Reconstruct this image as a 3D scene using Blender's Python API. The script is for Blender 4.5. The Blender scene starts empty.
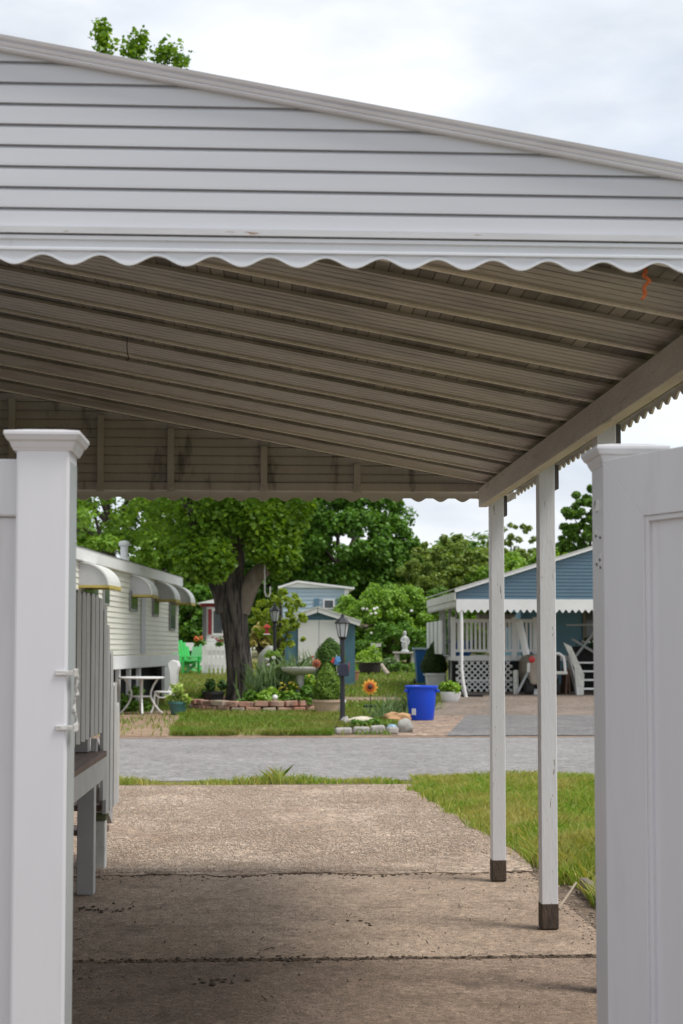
import bpy, math, random
import numpy as np
from mathutils import Vector, Matrix, Euler
random.seed(11)
rng = np.random.default_rng(7)
S = bpy.context.scene
COL = S.collection
R = math.radians
pi = math.pi

# ------------------------------------------------------------------ camera
CAMZ, YAW, PITCH, F, SHIFT = 1.36, R(2.92), R(3.0), 1422.2, 0.06
cam_d = bpy.data.cameras.new('camera')
cam = bpy.data.objects.new('camera', cam_d)
COL.objects.link(cam)
cam.location = (0, 0, CAMZ)
cam.rotation_euler = (R(90) + PITCH, 0, -YAW)
cam_d.sensor_fit = 'VERTICAL'
cam_d.sensor_height = 36.0
cam_d.lens = 50.0
cam_d.shift_y = SHIFT
cam_d.clip_start = 0.05
cam_d.clip_end = 3000
cam_d.dof.use_dof = True
cam_d.dof.focus_distance = 6.2
cam_d.dof.aperture_fstop = 6.3
S.camera = cam
MROT = Euler((R(90) + PITCH, 0, -YAW)).to_matrix()

def ray(px, py):
    return MROT @ Vector(((px - 341.5) / F, (512 - py) / F + SHIFT * 1024 / F, -1.0))
def pt(px, py, Y):
    d = ray(px, py)
    t = Y / d.y
    return Vector((d.x * t, Y, CAMZ + d.z * t))
def gz(Y):
    return max(0.0, (min(Y, 62.0) - 31.0) * 0.034)
def base(px, Y):
    p = pt(px, 648 + 1.36 * F / Y, Y)
    return Vector((p.x, Y, gz(Y)))
def zz(py, Y, px=341):
    return pt(px, py, Y).z
def xx(px, Y, py=648):
    return pt(px, py, Y).x

# ------------------------------------------------------------------ materials
MATS = {}
def mk(name, c1, c2=None, scale=3.0, rough=0.6, bump=0.0, bscale=None, metal=0.0, stretch=(1, 1, 1),
       fine=0.0, fscale=60, detail=4, lo=0.35, hi=0.65, c3=None, s3=1.0, lo3=.58, hi3=.7, spec=0.5):
    if name in MATS: return MATS[name]
    m = bpy.data.materials.new(name); m.use_nodes = True
    nt = m.node_tree; b = nt.nodes['Principled BSDF']
    b.inputs['Roughness'].default_value = rough
    b.inputs['Metallic'].default_value = metal
    b.inputs['Specular IOR Level'].default_value = spec
    geo = nt.nodes.new('ShaderNodeNewGeometry')
    mp = nt.nodes.new('ShaderNodeMapping'); mp.inputs['Scale'].default_value = stretch
    nt.links.new(geo.outputs['Position'], mp.inputs['Vector'])
    def noise(sc, det=detail):
        n = nt.nodes.new('ShaderNodeTexNoise'); n.inputs['Scale'].default_value = sc
        n.inputs['Detail'].default_value = det; n.inputs['Roughness'].default_value = .6
        nt.links.new(mp.outputs[0], n.inputs['Vector']); return n.outputs['Fac']
    def ramp(f, a, z):
        r = nt.nodes.new('ShaderNodeMapRange'); r.inputs['From Min'].default_value = a; r.inputs['From Max'].default_value = z
        nt.links.new(f, r.inputs['Value']); return r.outputs['Result']
    def mix(f, A, B):
        x = nt.nodes.new('ShaderNodeMix'); x.data_type = 'RGBA'
        nt.links.new(f, x.inputs[0])
        for i, v in ((6, A), (7, B)):
            if isinstance(v, tuple): x.inputs[i].default_value = (*v, 1)
            else: nt.links.new(v, x.inputs[i])
        return x.outputs[2]
    if c2 is None: c2 = tuple(c * .85 for c in c1)
    col = mix(ramp(noise(scale), lo, hi), c1, c2)
    if c3: col = mix(ramp(noise(s3, 6), lo3, hi3), col, c3)
    if fine:
        col2 = mix(ramp(noise(fscale, 3), .3, .7), tuple([1 - fine] * 3), tuple([1 + fine] * 3))
        mm = nt.nodes.new('ShaderNodeMix'); mm.data_type = 'RGBA'; mm.blend_type = 'MULTIPLY'; mm.inputs[0].default_value = 1
        nt.links.new(col, mm.inputs[6]); nt.links.new(col2, mm.inputs[7]); col = mm.outputs[2]
    nt.links.new(col, b.inputs['Base Color'])
    if bump:
        bp = nt.nodes.new('ShaderNodeBump'); bp.inputs['Strength'].default_value = bump; bp.inputs['Distance'].default_value = .02
        nt.links.new(noise(bscale or scale * 4, 5), bp.inputs['Height']); nt.links.new(bp.outputs[0], b.inputs['Normal'])
    MATS[name] = m
    return m

def mkleaf(name, cols, trans=.35, rough=.5, gain=1.6, straw=None):
    if name in MATS: return MATS[name]
    cols = [(q[0] * gain * 1.06, q[1] * gain * 1.06, q[2] * gain) for q in cols]
    m = bpy.data.materials.new(name); m.use_nodes = True
    nt = m.node_tree; b = nt.nodes['Principled BSDF']; out = nt.nodes['Material Output']
    geo = nt.nodes.new('ShaderNodeNewGeometry')
    cr = nt.nodes.new('ShaderNodeValToRGB')
    n = len(cols)
    while len(cr.color_ramp.elements) < n: cr.color_ramp.elements.new(.5)
    for i, c in enumerate(cols):
        cr.color_ramp.elements[i].position = i / (n - 1); cr.color_ramp.elements[i].color = (*c, 1)
    nt.links.new(geo.outputs['Random Per Island'], cr.inputs[0])
    colr = cr.outputs[0]
    if straw:
        nz = nt.nodes.new('ShaderNodeTexNoise'); nz.inputs['Scale'].default_value = straw[1]; nz.inputs['Detail'].default_value = 5
        nt.links.new(geo.outputs['Position'], nz.inputs['Vector'])
        mr = nt.nodes.new('ShaderNodeMapRange'); mr.inputs['From Min'].default_value = .44; mr.inputs['From Max'].default_value = .64; mr.inputs['To Max'].default_value = .75
        nt.links.new(nz.outputs['Fac'], mr.inputs['Value'])
        mx = nt.nodes.new('ShaderNodeMix'); mx.data_type = 'RGBA'; nt.links.new(mr.outputs[0], mx.inputs[0]); nt.links.new(colr, mx.inputs[6]); mx.inputs[7].default_value = (*straw[0], 1); colr = mx.outputs[2]
    nt.links.new(colr, b.inputs['Base Color'])
    b.inputs['Roughness'].default_value = rough; b.inputs['Specular IOR Level'].default_value = .3
    tr = nt.nodes.new('ShaderNodeBsdfTranslucent')
    g = nt.nodes.new('ShaderNodeMix'); g.data_type = 'RGBA'; g.blend_type = 'MULTIPLY'; g.inputs[0].default_value = 1
    nt.links.new(colr, g.inputs[6]); g.inputs[7].default_value = (1.3, 1.25, .55, 1)
    nt.links.new(g.outputs[2], tr.inputs[0])
    ms = nt.nodes.new('ShaderNodeMixShader'); ms.inputs[0].default_value = trans
    nt.links.new(b.outputs[0], ms.inputs[1]); nt.links.new(tr.outputs[0], ms.inputs[2])
    nt.links.new(ms.outputs[0], out.inputs[0])
    MATS[name] = m
    return m

# ------------------------------------------------------------------ mesh builder
class MB:
    def __init__(s): s.v = []; s.f = []; s.mi = []
    def add(s, vs, fs, mi=0):
        o = len(s.v); s.v += [tuple(v) for v in vs]
        s.f += [tuple(i + o for i in f) for f in fs]; s.mi += [mi] * len(fs); return s
    def box(s, x0, x1, y0, y1, z0, z1, mi=0):
        return s.add([(x0,y0,z0),(x1,y0,z0),(x1,y1,z0),(x0,y1,z0),(x0,y0,z1),(x1,y0,z1),(x1,y1,z1),(x0,y1,z1)],
              [(0,3,2,1),(4,5,6,7),(0,1,5,4),(1,2,6,5),(2,3,7,6),(3,0,4,7)], mi)
    def cbox(s, c, d, rot=None, mi=0):
        m = MB().box(-d[0]/2, d[0]/2, -d[1]/2, d[1]/2, -d[2]/2, d[2]/2)
        M = (Euler(rot).to_matrix() if rot else Matrix.Identity(3))
        return s.add([M @ Vector(v) + Vector(c) for v in m.v], m.f, mi)
    def bar(s, p0, p1, w, h, mi=0, up=(0, 0, 1)):
        p0, p1 = Vector(p0), Vector(p1); d = (p1 - p0).normalized(); u = Vector(up)
        if abs(d.dot(u)) > .98: u = Vector((0, 1, 0))
        a = d.cross(u).normalized(); b = a.cross(d).normalized()
        vs = [p + a * (i * w / 2) + b * (j * h / 2) for p in (p0, p1) for i, j in ((-1,-1),(1,-1),(1,1),(-1,1))]
        return s.add(vs, [(0,1,2,3),(7,6,5,4),(0,4,5,1),(1,5,6,2),(2,6,7,3),(3,7,4,0)], mi)
    def tube(s, pts, rad, n=8, mi=0):
        pts = [Vector(p) for p in pts]; k = len(pts)
        if not hasattr(rad, '__len__'): rad = [rad] * k
        o = len(s.v); ref = None
        for i, p in enumerate(pts):
            d = (pts[min(i+1, k-1)] - pts[max(i-1, 0)]).normalized()
            if ref is None: ref = Vector((0, 0, 1)) if abs(d.z) < .9 else Vector((1, 0, 0))
            a = d.cross(ref).normalized(); b = a.cross(d).normalized(); ref = b
            for j in range(n):
                t = 2 * pi * j / n
                s.v.append(tuple(p + (a * math.cos(t) + b * math.sin(t)) * rad[i]))
        for i in range(k - 1):
            for j in range(n):
                s.f.append((o+i*n+j, o+i*n+(j+1)%n, o+(i+1)*n+(j+1)%n, o+(i+1)*n+j)); s.mi.append(mi)
        s.f.append(tuple(o + j for j in range(n))[::-1]); s.f.append(tuple(o+(k-1)*n+j for j in range(n))); s.mi += [mi, mi]
        return s
    def lathe(s, prof, c=(0, 0, 0), n=16, mi=0, sx=1, sy=1, wob=0):
        o = len(s.v); c = Vector(c)
        for r, z in prof:
            for j in range(n):
                t = 2 * pi * j / n; q = 1 + (wob and random.uniform(-wob, wob))
                s.v.append((c.x + r * q * sx * math.cos(t), c.y + r * q * sy * math.sin(t), c.z + z))
        k = len(prof)
        for i in range(k - 1):
            for j in range(n):
                s.f.append((o+i*n+j, o+i*n+(j+1)%n, o+(i+1)*n+(j+1)%n, o+(i+1)*n+j)); s.mi.append(mi)
        s.f.append(tuple(o + j for j in range(n))[::-1]); s.f.append(tuple(o+(k-1)*n+j for j in range(n))); s.mi += [mi, mi]
        return s
    def frusta(s, prof, c=(0, 0, 0), mi=0):           # square rings (half width, z)
        o = len(s.v)
        for r, z in prof:
            for i, j in ((-1,-1),(1,-1),(1,1),(-1,1)): s.v.append((c[0]+i*r, c[1]+j*r, c[2]+z))
        k = len(prof)
        for i in range(k-1):
            for j in range(4): s.f.append((o+i*4+j, o+i*4+(j+1)%4, o+i*4+4+(j+1)%4, o+i*4+4+j)); s.mi.append(mi)
        s.f.append((o+3,o+2,o+1,o)); s.f.append(tuple(o+(k-1)*4+j for j in range(4))); s.mi += [mi, mi]
        return s
    def prism(s, poly, fa, fb, mi=0):                 # poly points -> two end caps through callables
        o = len(s.v); n = len(poly)
        s.v += [tuple(fa(p)) for p in poly] + [tuple(fb(p)) for p in poly]
        s.f.append(tuple(range(o, o+n))[::-1]); s.f.append(tuple(range(o+n, o+2*n))); s.mi += [mi, mi]
        for i in range(n):
            s.f.append((o+i, o+(i+1)%n, o+n+(i+1)%n, o+n+i)); s.mi.append(mi)
        return s
    def blob(s, c, r, n=2, jit=.15, mi=0, flat=0):
        import bmesh
        bm = bmesh.new(); bmesh.ops.create_icosphere(bm, subdivisions=n, radius=1)
        bm.verts.ensure_lookup_table()
        vs = []
        sd = random.random() * 50
        from mathutils import noise as N
        for v in bm.verts:
            q = 1 + jit * N.noise(v.co * 1.7 + Vector((sd, sd, sd))) * 2
            p = Vector((v.co.x * r[0] * q, v.co.y * r[1] * q, v.co.z * r[2] * q)) + Vector(c)
            vs.append(p)
        fs = [tuple(v.index for v in f.verts) for f in bm.faces]; bm.free()
        return s.add(vs, fs, mi)
    def build(s, name, mats, parent=None, bevel=0, smooth=False, loc=None):
        me = bpy.data.meshes.new(name)
        me.from_pydata(s.v, [], s.f)
        if not isinstance(mats, (list, tuple)): mats = [mats]
        for m in mats: me.materials.append(m)
        if len(mats) > 1: me.polygons.foreach_set('material_index', s.mi)
        me.update()
        o = bpy.data.objects.new(name, me); COL.objects.link(o)
        if parent is not None: o.parent = parent
        if loc is not None: o.location = loc
        if smooth:
            me.polygons.foreach_set('use_smooth', [True] * len(me.polygons))
            try: me.set_sharp_from_angle(angle=R(40))
            except Exception: pass
        if bevel:
            b = o.modifiers.new('bevel', 'BEVEL'); b.width = bevel; b.segments = 2; b.limit_method = 'ANGLE'; b.angle_limit = R(35)
            b.harden_normals = False
        return o

def npmesh(name, V, Q, mat, parent=None, loc=None):
    me = bpy.data.meshes.new(name)
    me.vertices.add(len(V)); me.vertices.foreach_set('co', np.asarray(V, np.float32).ravel())
    n, k = Q.shape
    me.loops.add(n * k); me.loops.foreach_set('vertex_index', Q.astype(np.int32).ravel())
    me.polygons.add(n); me.polygons.foreach_set('loop_start', np.arange(0, n * k, k, dtype=np.int32))
    try: me.polygons.foreach_set('loop_total', np.full(n, k, dtype=np.int32))
    except Exception: pass
    me.materials.append(mat); me.update(calc_edges=True); me.validate()
    o = bpy.data.objects.new(name, me); COL.objects.link(o)
    if parent is not None: o.parent = parent
    if loc is not None: o.location = loc
    return o

def unit(a): return a / np.maximum(np.linalg.norm(a, axis=1, keepdims=True), 1e-9)
def leafmesh(P, L, W, up=.6, out=None, droop=0.0):
    n = len(P)
    nn = rng.normal(size=(n, 3)); nn[:, 2] = np.abs(nn[:, 2]) + up
    if out is not None: nn += out * .9
    nn = unit(nn); d = rng.normal(size=(n, 3)); d[:, 2] -= droop
    d = unit(d - nn * np.sum(d * nn, axis=1, keepdims=True)); s = np.cross(nn, d)
    sc = rng.uniform(.65, 1.25, (n, 1)); l = L * sc / 2; w = W * sc / 2
    V = np.empty((n, 4, 3)); V[:, 0] = P - d * l; V[:, 1] = P + s * w + nn * w * .35 - d * l * .2
    V[:, 2] = P + d * l; V[:, 3] = P - s * w + nn * w * .35 - d * l * .2
    return V.reshape(-1, 3), np.arange(4 * n).reshape(n, 4)

def clumps(C, rad, n):
    """n leaf positions spread over clump centres C with radius rad, plus outward direction"""
    i = rng.integers(0, len(C), n); u = unit(rng.normal(size=(n, 3)))
    r = rng.uniform(.25, 1.0, (n, 1)) ** .5
    rr = np.asarray(rad)[i][:, None] if hasattr(rad, '__len__') else rad
    u2 = u * np.array([1, 1, .8])
    return C[i] + u2 * r * rr * rng.uniform(.85, 1.15, (n, 1)), u

def crown_centres(c, r, k, inner=.55, zmin=None):
    u = unit(rng.normal(size=(k, 3))); q = rng.uniform(inner, 1.0, (k, 1)) ** .7
    C = np.array(c) + u * np.array(r) * q
    if zmin is not None: C[:, 2] = np.maximum(C[:, 2], zmin)
    return C

def thing(name, label, cat, loc=(0, 0, 0), rz=0, group=None):
    o = bpy.data.objects.new(name, None); COL.objects.link(o)
    o.location = loc; o.rotation_euler = (0, 0, rz); o.empty_display_size = .2
    return tag(o, label, cat, group)
def tag(o, label, cat, group=None):
    o['label'] = label; o['category'] = cat
    if group: o['group'] = group
    return o
def kind(o, k): o['kind'] = k; return o

# ------------------------------------------------------------------ palette
vinyl = mk('white_vinyl', (.665, .66, .69), (.625, .62, .65), 2.0, .38, .02, 6, stretch=(3, 3, .45), c3=(.53, .515, .505), s3=2.2, lo3=.58, hi3=.78)
alu_w = mk('painted_siding', (.575, .58, .62), (.525, .53, .57), 1.5, .42, .03, 3, stretch=(.5, 1, 2.5), c3=(.45, .435, .42), s3=4, lo3=.66, hi3=.8)
alu_trim = mk('trim_metal', (.78, .775, .83), (.70, .69, .74), 4, .45, stretch=(1, 1, 6))
valmat = mk('valance_metal', (.68, .695, .735), (.63, .645, .685), 3, .4, c3=(.55, .55, .55), s3=5, lo3=.64, hi3=.75)
rust = mk('rust', (.35, .22, .13), (.2, .12, .08), 20, .8)
pan = mk('roof_pan', (.47, .44, .415), (.38, .355, .335), 2.2, .42, .03, 8, stretch=(.6, 2, 1), fine=.12, fscale=20, c3=(.20, .178, .16), s3=2.2, lo3=.52, hi3=.70)
lipm = mk('pan_lip', (.90, .85, .79), (.80, .75, .70), 3, .4, fine=.1)
underside = mk('gable_back', (.56, .515, .47), (.47, .43, .395), 2, .5, stretch=(2.6, 1, .7), fine=.1, c3=(.17, .16, .15), s3=2.0, lo3=.55, hi3=.63)
woodp = mk('painted_timber', (.70, .645, .585), (.58, .53, .475), 3, .6, .15, 30, stretch=(4, .7, 4), fine=.1, fscale=40, c3=(.30, .27, .23), s3=4, lo3=.6, hi3=.75)
postp = mk('post_paint', (.74, .74, .76), (.69, .69, .71), 4, .5, .12, 30, stretch=(3, 3, .5), c3=(.30, .26, .22), s3=18, lo3=.66, hi3=.69)
rotten = mk('rotten_wood', (.10, .07, .05), (.05, .038, .03), 12, .9, .5, 40, stretch=(2, 2, .6))
deckw = mk('deck_paint', (.50, .495, .485), (.43, .425, .415), 5, .55, .1, 30, c3=(.42, .42, .40), s3=9, lo3=.62, hi3=.72)
deckb = mk('deck_board', (.20, .125, .09), (.13, .085, .065), 6, .7, .2, 40, stretch=(5, .8, 1))
white = mk('white_paint', (.80, .80, .80), (.73, .73, .73), 2, .5)
whitedirty = mk('weathered_white', (.66, .66, .62), (.50, .50, .46), 6, .65, .1, 30)
black = mk('black_metal', (.012, .012, .016), (.02, .02, .025), 5, .4)
dark = mk('dark_recess', (.01, .01, .01), (.016, .016, .016), 3, .9)
bark = mk('bark', (.105, .086, .072), (.016, .014, .013), 6, .95, 1.0, 13, stretch=(2.4, 2.4, .28), fine=.35, fscale=30, lo=.42, hi=.6)
barkl = mk('pale_bark', (.24, .20, .16), (.15, .12, .09), 5, .95, .7, 16, stretch=(2, 2, .6))
bark_far = mk('far_bark', (.10, .08, .06), (.05, .04, .035), 3, .95, .5)
glass = mk('window_glass', (.05, .06, .07), (.08, .09, .10), 1.2, .08)
stonew = mk('pale_stone', (.46, .44, .41), (.30, .285, .26), 9, .9, .4, 30)
terr = mk('terracotta', (.40, .21, .12), (.33, .17, .10), 6, .8)
soil = mk('soil', (.075, .055, .04), (.045, .034, .026), 9, .95, .6, 40)

exec_parts = []
# ------------------------------------------------------------------ ground, driveway, road
def grid(name, xs, ys, zf, mat):
    V = [(x, y, zf(x, y)) for y in ys for x in xs]; n = len(xs)
    Fc = [(j*n+i, j*n+i+1, (j+1)*n+i+1, (j+1)*n+i) for j in range(len(ys)-1) for i in range(n-1)]
    m = MB(); m.add(V, Fc); return m.build(name, mat)

def concrete_mat(name, ca, cb, peb, pebscale, bump, dirt=(.16, .125, .095), crackamt=.6):
    m = bpy.data.materials.new(name); m.use_nodes = True; nt = m.node_tree; b = nt.nodes['Principled BSDF']
    b.inputs['Roughness'].default_value = .9; b.inputs['Specular IOR Level'].default_value = .25
    geo = nt.nodes.new('ShaderNodeNewGeometry'); P = geo.outputs['Position']
    def nz(sc, det=5, rough=.6):
        n = nt.nodes.new('ShaderNodeTexNoise'); n.inputs['Scale'].default_value = sc; n.inputs['Detail'].default_value = det
        n.inputs['Roughness'].default_value = rough; nt.links.new(P, n.inputs['Vector']); return n.outputs['Fac']
    def rg(f, a, z):
        r = nt.nodes.new('ShaderNodeMapRange'); r.inputs['From Min'].default_value = a; r.inputs['From Max'].default_value = z
        nt.links.new(f, r.inputs['Value']); return r.outputs['Result']
    def mx(f, A, B, mode='MIX'):
        x = nt.nodes.new('ShaderNodeMix'); x.data_type = 'RGBA'; x.blend_type = mode
        if isinstance(f, float): x.inputs[0].default_value = f
        else: nt.links.new(f, x.inputs[0])
        for i, v in ((6, A), (7, B)):
            if isinstance(v, tuple): x.inputs[i].default_value = (*v, 1)
            else: nt.links.new(v, x.inputs[i])
        return x.outputs[2]
    col = mx(rg(nz(.9, 7, .65), .40, .60), ca, cb)
    col = mx(rg(nz(3.5, 8, .7), .53, .72), col, dirt)
    vo = nt.nodes.new('ShaderNodeTexVoronoi'); vo.inputs['Scale'].default_value = pebscale; nt.links.new(P, vo.inputs['Vector'])
    hs = nt.nodes.new('ShaderNodeSeparateColor'); nt.links.new(vo.outputs['Color'], hs.inputs[0])
    pc = mx(hs.outputs[0], (1 - peb,) * 3, (1 + peb, 1 + peb * .95, 1 + peb * .9))
    col = mx(1.0, col, pc, 'MULTIPLY')
    v2 = nt.nodes.new('ShaderNodeTexVoronoi'); v2.inputs['Scale'].default_value = pebscale * .33; nt.links.new(P, v2.inputs['Vector'])
    h2 = nt.nodes.new('ShaderNodeSeparateColor'); nt.links.new(v2.outputs['Color'], h2.inputs[0])
    col = mx(1.0, col, mx(rg(h2.outputs[1], .55, 1.0), (.93,) * 3, (1 + peb * .8,) * 3), 'MULTIPLY')
    col = mx(1.0, col, mx(rg(h2.outputs[2], .8, 1.0), (1.0,) * 3, (1 - peb * .9,) * 3), 'MULTIPLY')
    fin = mx(rg(nz(160, 2), .3, .7), (.82,) * 3, (1.16,) * 3)
    col = mx(1.0, col, fin, 'MULTIPLY')
    spots = rg(nz(22, 3), .70, .76)
    col = mx(spots, col, (.10, .08, .065))
    nt.links.new(col, b.inputs['Base Color'])
    bp = nt.nodes.new('ShaderNodeBump'); bp.inputs['Strength'].default_value = bump; bp.inputs['Distance'].default_value = .006
    inv = nt.nodes.new('ShaderNodeMath'); inv.operation = 'SUBTRACT'; inv.inputs[0].default_value = 1
    nt.links.new(vo.outputs['Distance'], inv.inputs[1])
    ad = nt.nodes.new('ShaderNodeMath'); ad.operation = 'ADD'; nt.links.new(inv.outputs[0], ad.inputs[0]); nt.links.new(nz(90, 4), ad.inputs[1])
    nt.links.new(ad.outputs[0], bp.inputs['Height']); nt.links.new(bp.outputs[0], b.inputs['Normal'])
    return m
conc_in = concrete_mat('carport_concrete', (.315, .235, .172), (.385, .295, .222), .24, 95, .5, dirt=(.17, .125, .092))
conc_near_shaded = concrete_mat('carport_concrete_shaded', (.215, .155, .113), (.28, .207, .155), .24, 95, .5, dirt=(.13, .095, .07))  # darker copy of the floor concrete: carport shade put into the nearest slabs' colour
conc_out = concrete_mat('aggregate_concrete', (.40, .315, .245), (.285, .21, .155), .40, 75, .25, dirt=(.20, .14, .092))
asphalt = concrete_mat('old_asphalt', (.235, .224, .22), (.275, .264, .26), .24, 45, .35, dirt=(.20, .19, .19))
asph_dk = concrete_mat('dark_asphalt', (.155, .15, .15), (.20, .194, .19), .25, 40, .4, dirt=(.12, .115, .115))
apron = concrete_mat('apron_concrete', (.25, .20, .165), (.19, .155, .13), .25, 40, .5)

lawnmat = mk('lawn_soil', (.16, .17, .05), (.27, .215, .11), 1.3, .95, .5, 30, fine=.4, fscale=25, c3=(.20, .15, .09), s3=.9, lo3=.56, hi3=.7)
groundmat = mk('ground_soil', (.10, .12, .035), (.15, .13, .06), .6, .95, .4, 20, fine=.3, fscale=20)
dirtmat = mk('dirt_edge', (.20, .145, .10), (.13, .095, .07), 8, .95, .6, 60, fine=.3, fscale=70)

ys = [-30, -5, 5, 14, 22, 31, 40, 62, 80, 120, 250, 1500]
kind(grid('ground', [-800, -60, -20, 0, 20, 60, 800], ys, lambda x, y: -.06 + gz(min(y, 90)), groundmat), 'structure')

# driveway slabs: joints are real gaps
m = MB()
for y0, y1 in ((-6, 2.6), (2.615, 6.27), (6.335, 8.66)):
    N = 26; xa, xb = -3.6, 1.58
    top = []; jag = lambda a: a + random.uniform(-.008, .008)
    f = [(xa + (xb - xa) * i / N, jag(y0)) for i in range(N + 1)]; k = [(xa + (xb - xa) * i / N, jag(y1)) for i in range(N + 1)]
    o = len(m.v)
    for (x, y), (x2, y2) in zip(f, k):
        m.v += [(x, y, 0), (x2, y2, 0), (x, y, -.05), (x2, y2, -.05)]
    for i in range(N):
        a = o + 4 * i; b = a + 4
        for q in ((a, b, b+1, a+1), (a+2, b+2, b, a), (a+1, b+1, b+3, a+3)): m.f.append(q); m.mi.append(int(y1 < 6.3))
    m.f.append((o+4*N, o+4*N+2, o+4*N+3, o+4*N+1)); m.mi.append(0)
kind(m.build('carport_floor', [conc_in, conc_near_shaded]), 'structure')
# outer driveway flaring to the street
edge = [(8.675, 1.62), (9.5, 1.66), (10.3, 1.62), (11.2, 1.58), (12, 1.52), (12.8, 1.45), (13.4, 1.43), (13.9, 1.46), (14.35, 1.6)]
from mathutils import noise as NZ
m = MB(); n = 90; q0 = None
edge = [(8.64, 1.62), (8.9, 1.64)] + edge[1:]
for i, (y, xe) in enumerate(edge):
    for j in range(n):
        f = j / (n - 1); xv = -3.6 + (xe + random.uniform(-.02, .02) + 3.6) * f
        dy = 0
        if i == 0: dy = .10 * NZ.noise(Vector((xv * 2.3, 0, 0))) + .05 * NZ.noise(Vector((xv * 9, 3, 0))) + .03 * NZ.noise(Vector((xv * 27, 5, 0)))
        m.v.append((xv, y + dy, (.006, .009)[i] if i < 2 else .006 - .016 * (y - 9) / 5.3))
for i in range(len(edge) - 1):
    for j in range(n - 1): m.f.append((i*n+j, i*n+j+1, (i+1)*n+j+1, (i+1)*n+j)); m.mi.append(0)
for j in range(n - 1):          # broken front lip of the old slab
    a, b = m.v[j], m.v[j + 1]; o = len(m.v); m.v += [(a[0], a[1], -.004), (b[0], b[1], -.004)]; m.f.append((o, o + 1, j + 1, j)); m.mi.append(0)
kind(m.build('driveway', conc_out), 'structure')
kind(MB().box(-3.6, 1.62, -6, 14.4, -.055, -.026).build('joint_soil', soil), 'structure')
kind(MB().box(1.45, 1.85, 4.5, 12.5, -.055, -.012).build('dirt_strip', dirtmat), 'structure')
kind(grid('verge', [-60, -1, 3, 60], [14.34, 14.95], lambda x, y: -.02, dirtmat), 'structure')
rd0, rd1 = 14.9, 22.0
kind(grid('road', [-120, -5, 0, 5, 120], [rd0, 18, rd1], lambda x, y: -.016 + .02 * (1 - abs(y - 18.4) / 3.6), asphalt), 'structure')
# near lawn, raised
def nl(x, y):
    return -.005 + .04 * min(1.0, max(0.0, (x - float(ledge(y))) / .45)) + .02 * math.sin(x * 2.1) * math.sin(y * 1.3) * .5 + .01 * (x - 1.5) if y < 14.4 else -.015
xs = [1.62, 1.70, 1.9, 2.3, 2.8, 3.4, 4.2, 6, 12]
m = MB(); yy = [4.6, 5.5, 6.5, 7.4, 8.2, 9, 10, 11, 12, 13, 13.8, 14.35, 14.9]
def ledge(y): return 1.80 if y < 8.2 else np.interp(y, [8.2, 9.2, 10.3, 12, 13, 13.8, 14.35, 14.9], [1.74, 1.69, 1.62, 1.53, 1.45, 1.43, 1.5, 1.55])
for y in yy:
    e = ledge(y)
    for i, x in enumerate(xs): m.v.append((e + (x - 1.62), y, nl(e + x - 1.62, y) if i else -.018))
n = len(xs)
for j in range(len(yy) - 1):
    for i in range(n - 1): m.f.append((j*n+i, j*n+i+1, (j+1)*n+i+1, (j+1)*n+i)); m.mi.append(0)
kind(m.build('lawn', lawnmat), 'structure')
# far lawn
kind(grid('far_lawn', [-40, -8, -4, 0, 4, 8, 40], [22.25, 26, 31, 40, 62, 80], lambda x, y: gz(y) - .016, lawnmat), 'structure')
m = MB(); n = 240
for j in range(n):
    x = -9 + 18 * j / (n - 1)
    m.v += [(x, 21.84 + .10 * NZ.noise(Vector((x * 1.3, 7, 0))) + .05 * NZ.noise(Vector((x * 5, 8, 0))), -.0115), (x, 22.55, -.0105)]
for j in range(n - 1): m.f.append((2*j, 2*j+2, 2*j+3, 2*j+1)); m.mi.append(0)
kind(m.build('roadside_dirt', mk('roadside_soil', (.30, .205, .145), (.20, .14, .10), 5, .95, .4, 50, fine=.3, fscale=60)), 'structure')

# brick patio to the left across the street, gravel walk and concrete apron of the blue house
def brickmat(name, c1, c2, mortar, sc, rot=.1):
    m_ = bpy.data.materials.new(name); m_.use_nodes = True; nt = m_.node_tree; b = nt.nodes['Principled BSDF']
    g = nt.nodes.new('ShaderNodeNewGeometry'); br = nt.nodes.new('ShaderNodeTexBrick'); br.inputs['Scale'].default_value = sc
    br.inputs['Color1'].default_value = (*c1, 1); br.inputs['Color2'].default_value = (*c2, 1); br.inputs['Mortar'].default_value = (*mortar, 1)
    br.inputs['Mortar Size'].default_value = .03
    mp = nt.nodes.new('ShaderNodeMapping'); mp.inputs['Rotation'].default_value = (0, 0, rot)
    nt.links.new(g.outputs['Position'], mp.inputs[0]); nt.links.new(mp.outputs[0], br.inputs['Vector'])
    n = nt.nodes.new('ShaderNodeTexNoise'); n.inputs['Scale'].default_value = 3; n.inputs['Detail'].default_value = 5
    nt.links.new(g.outputs['Position'], n.inputs[0])
    x = nt.nodes.new('ShaderNodeMix'); x.data_type = 'RGBA'; r = nt.nodes.new('ShaderNodeMapRange')
    r.inputs['From Min'].default_value = .5; r.inputs['From Max'].default_value = .72
    nt.links.new(n.outputs[0], r.inputs[0]); nt.links.new(r.outputs[0], x.inputs[0])
    nt.links.new(br.outputs[0], x.inputs[6]); x.inputs[7].default_value = (.12, .14, .05, 1)
    nt.links.new(x.outputs[2], b.inputs['Base Color']); b.inputs['Roughness'].default_value = .9
    return m_
patio = brickmat('patio_brick', (.34, .185, .135), (.42, .27, .205), (.15, .15, .07), 2.2)
a = [pt(112, 741, 0.1)]
def poly_sheet(name, pix, z, mat, k='structure'):
    V = []
    for px, Y in pix: V.append((xx(px, Y), Y, z + gz(Y)))
    return kind(MB().add(V, [tuple(range(len(V)))]).build(name, mat), k)
poly_sheet('patio', [(90, 22.3), (168, 22.3), (181, 27.5), (176, 31), (80, 31)], -.006, patio)
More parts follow.
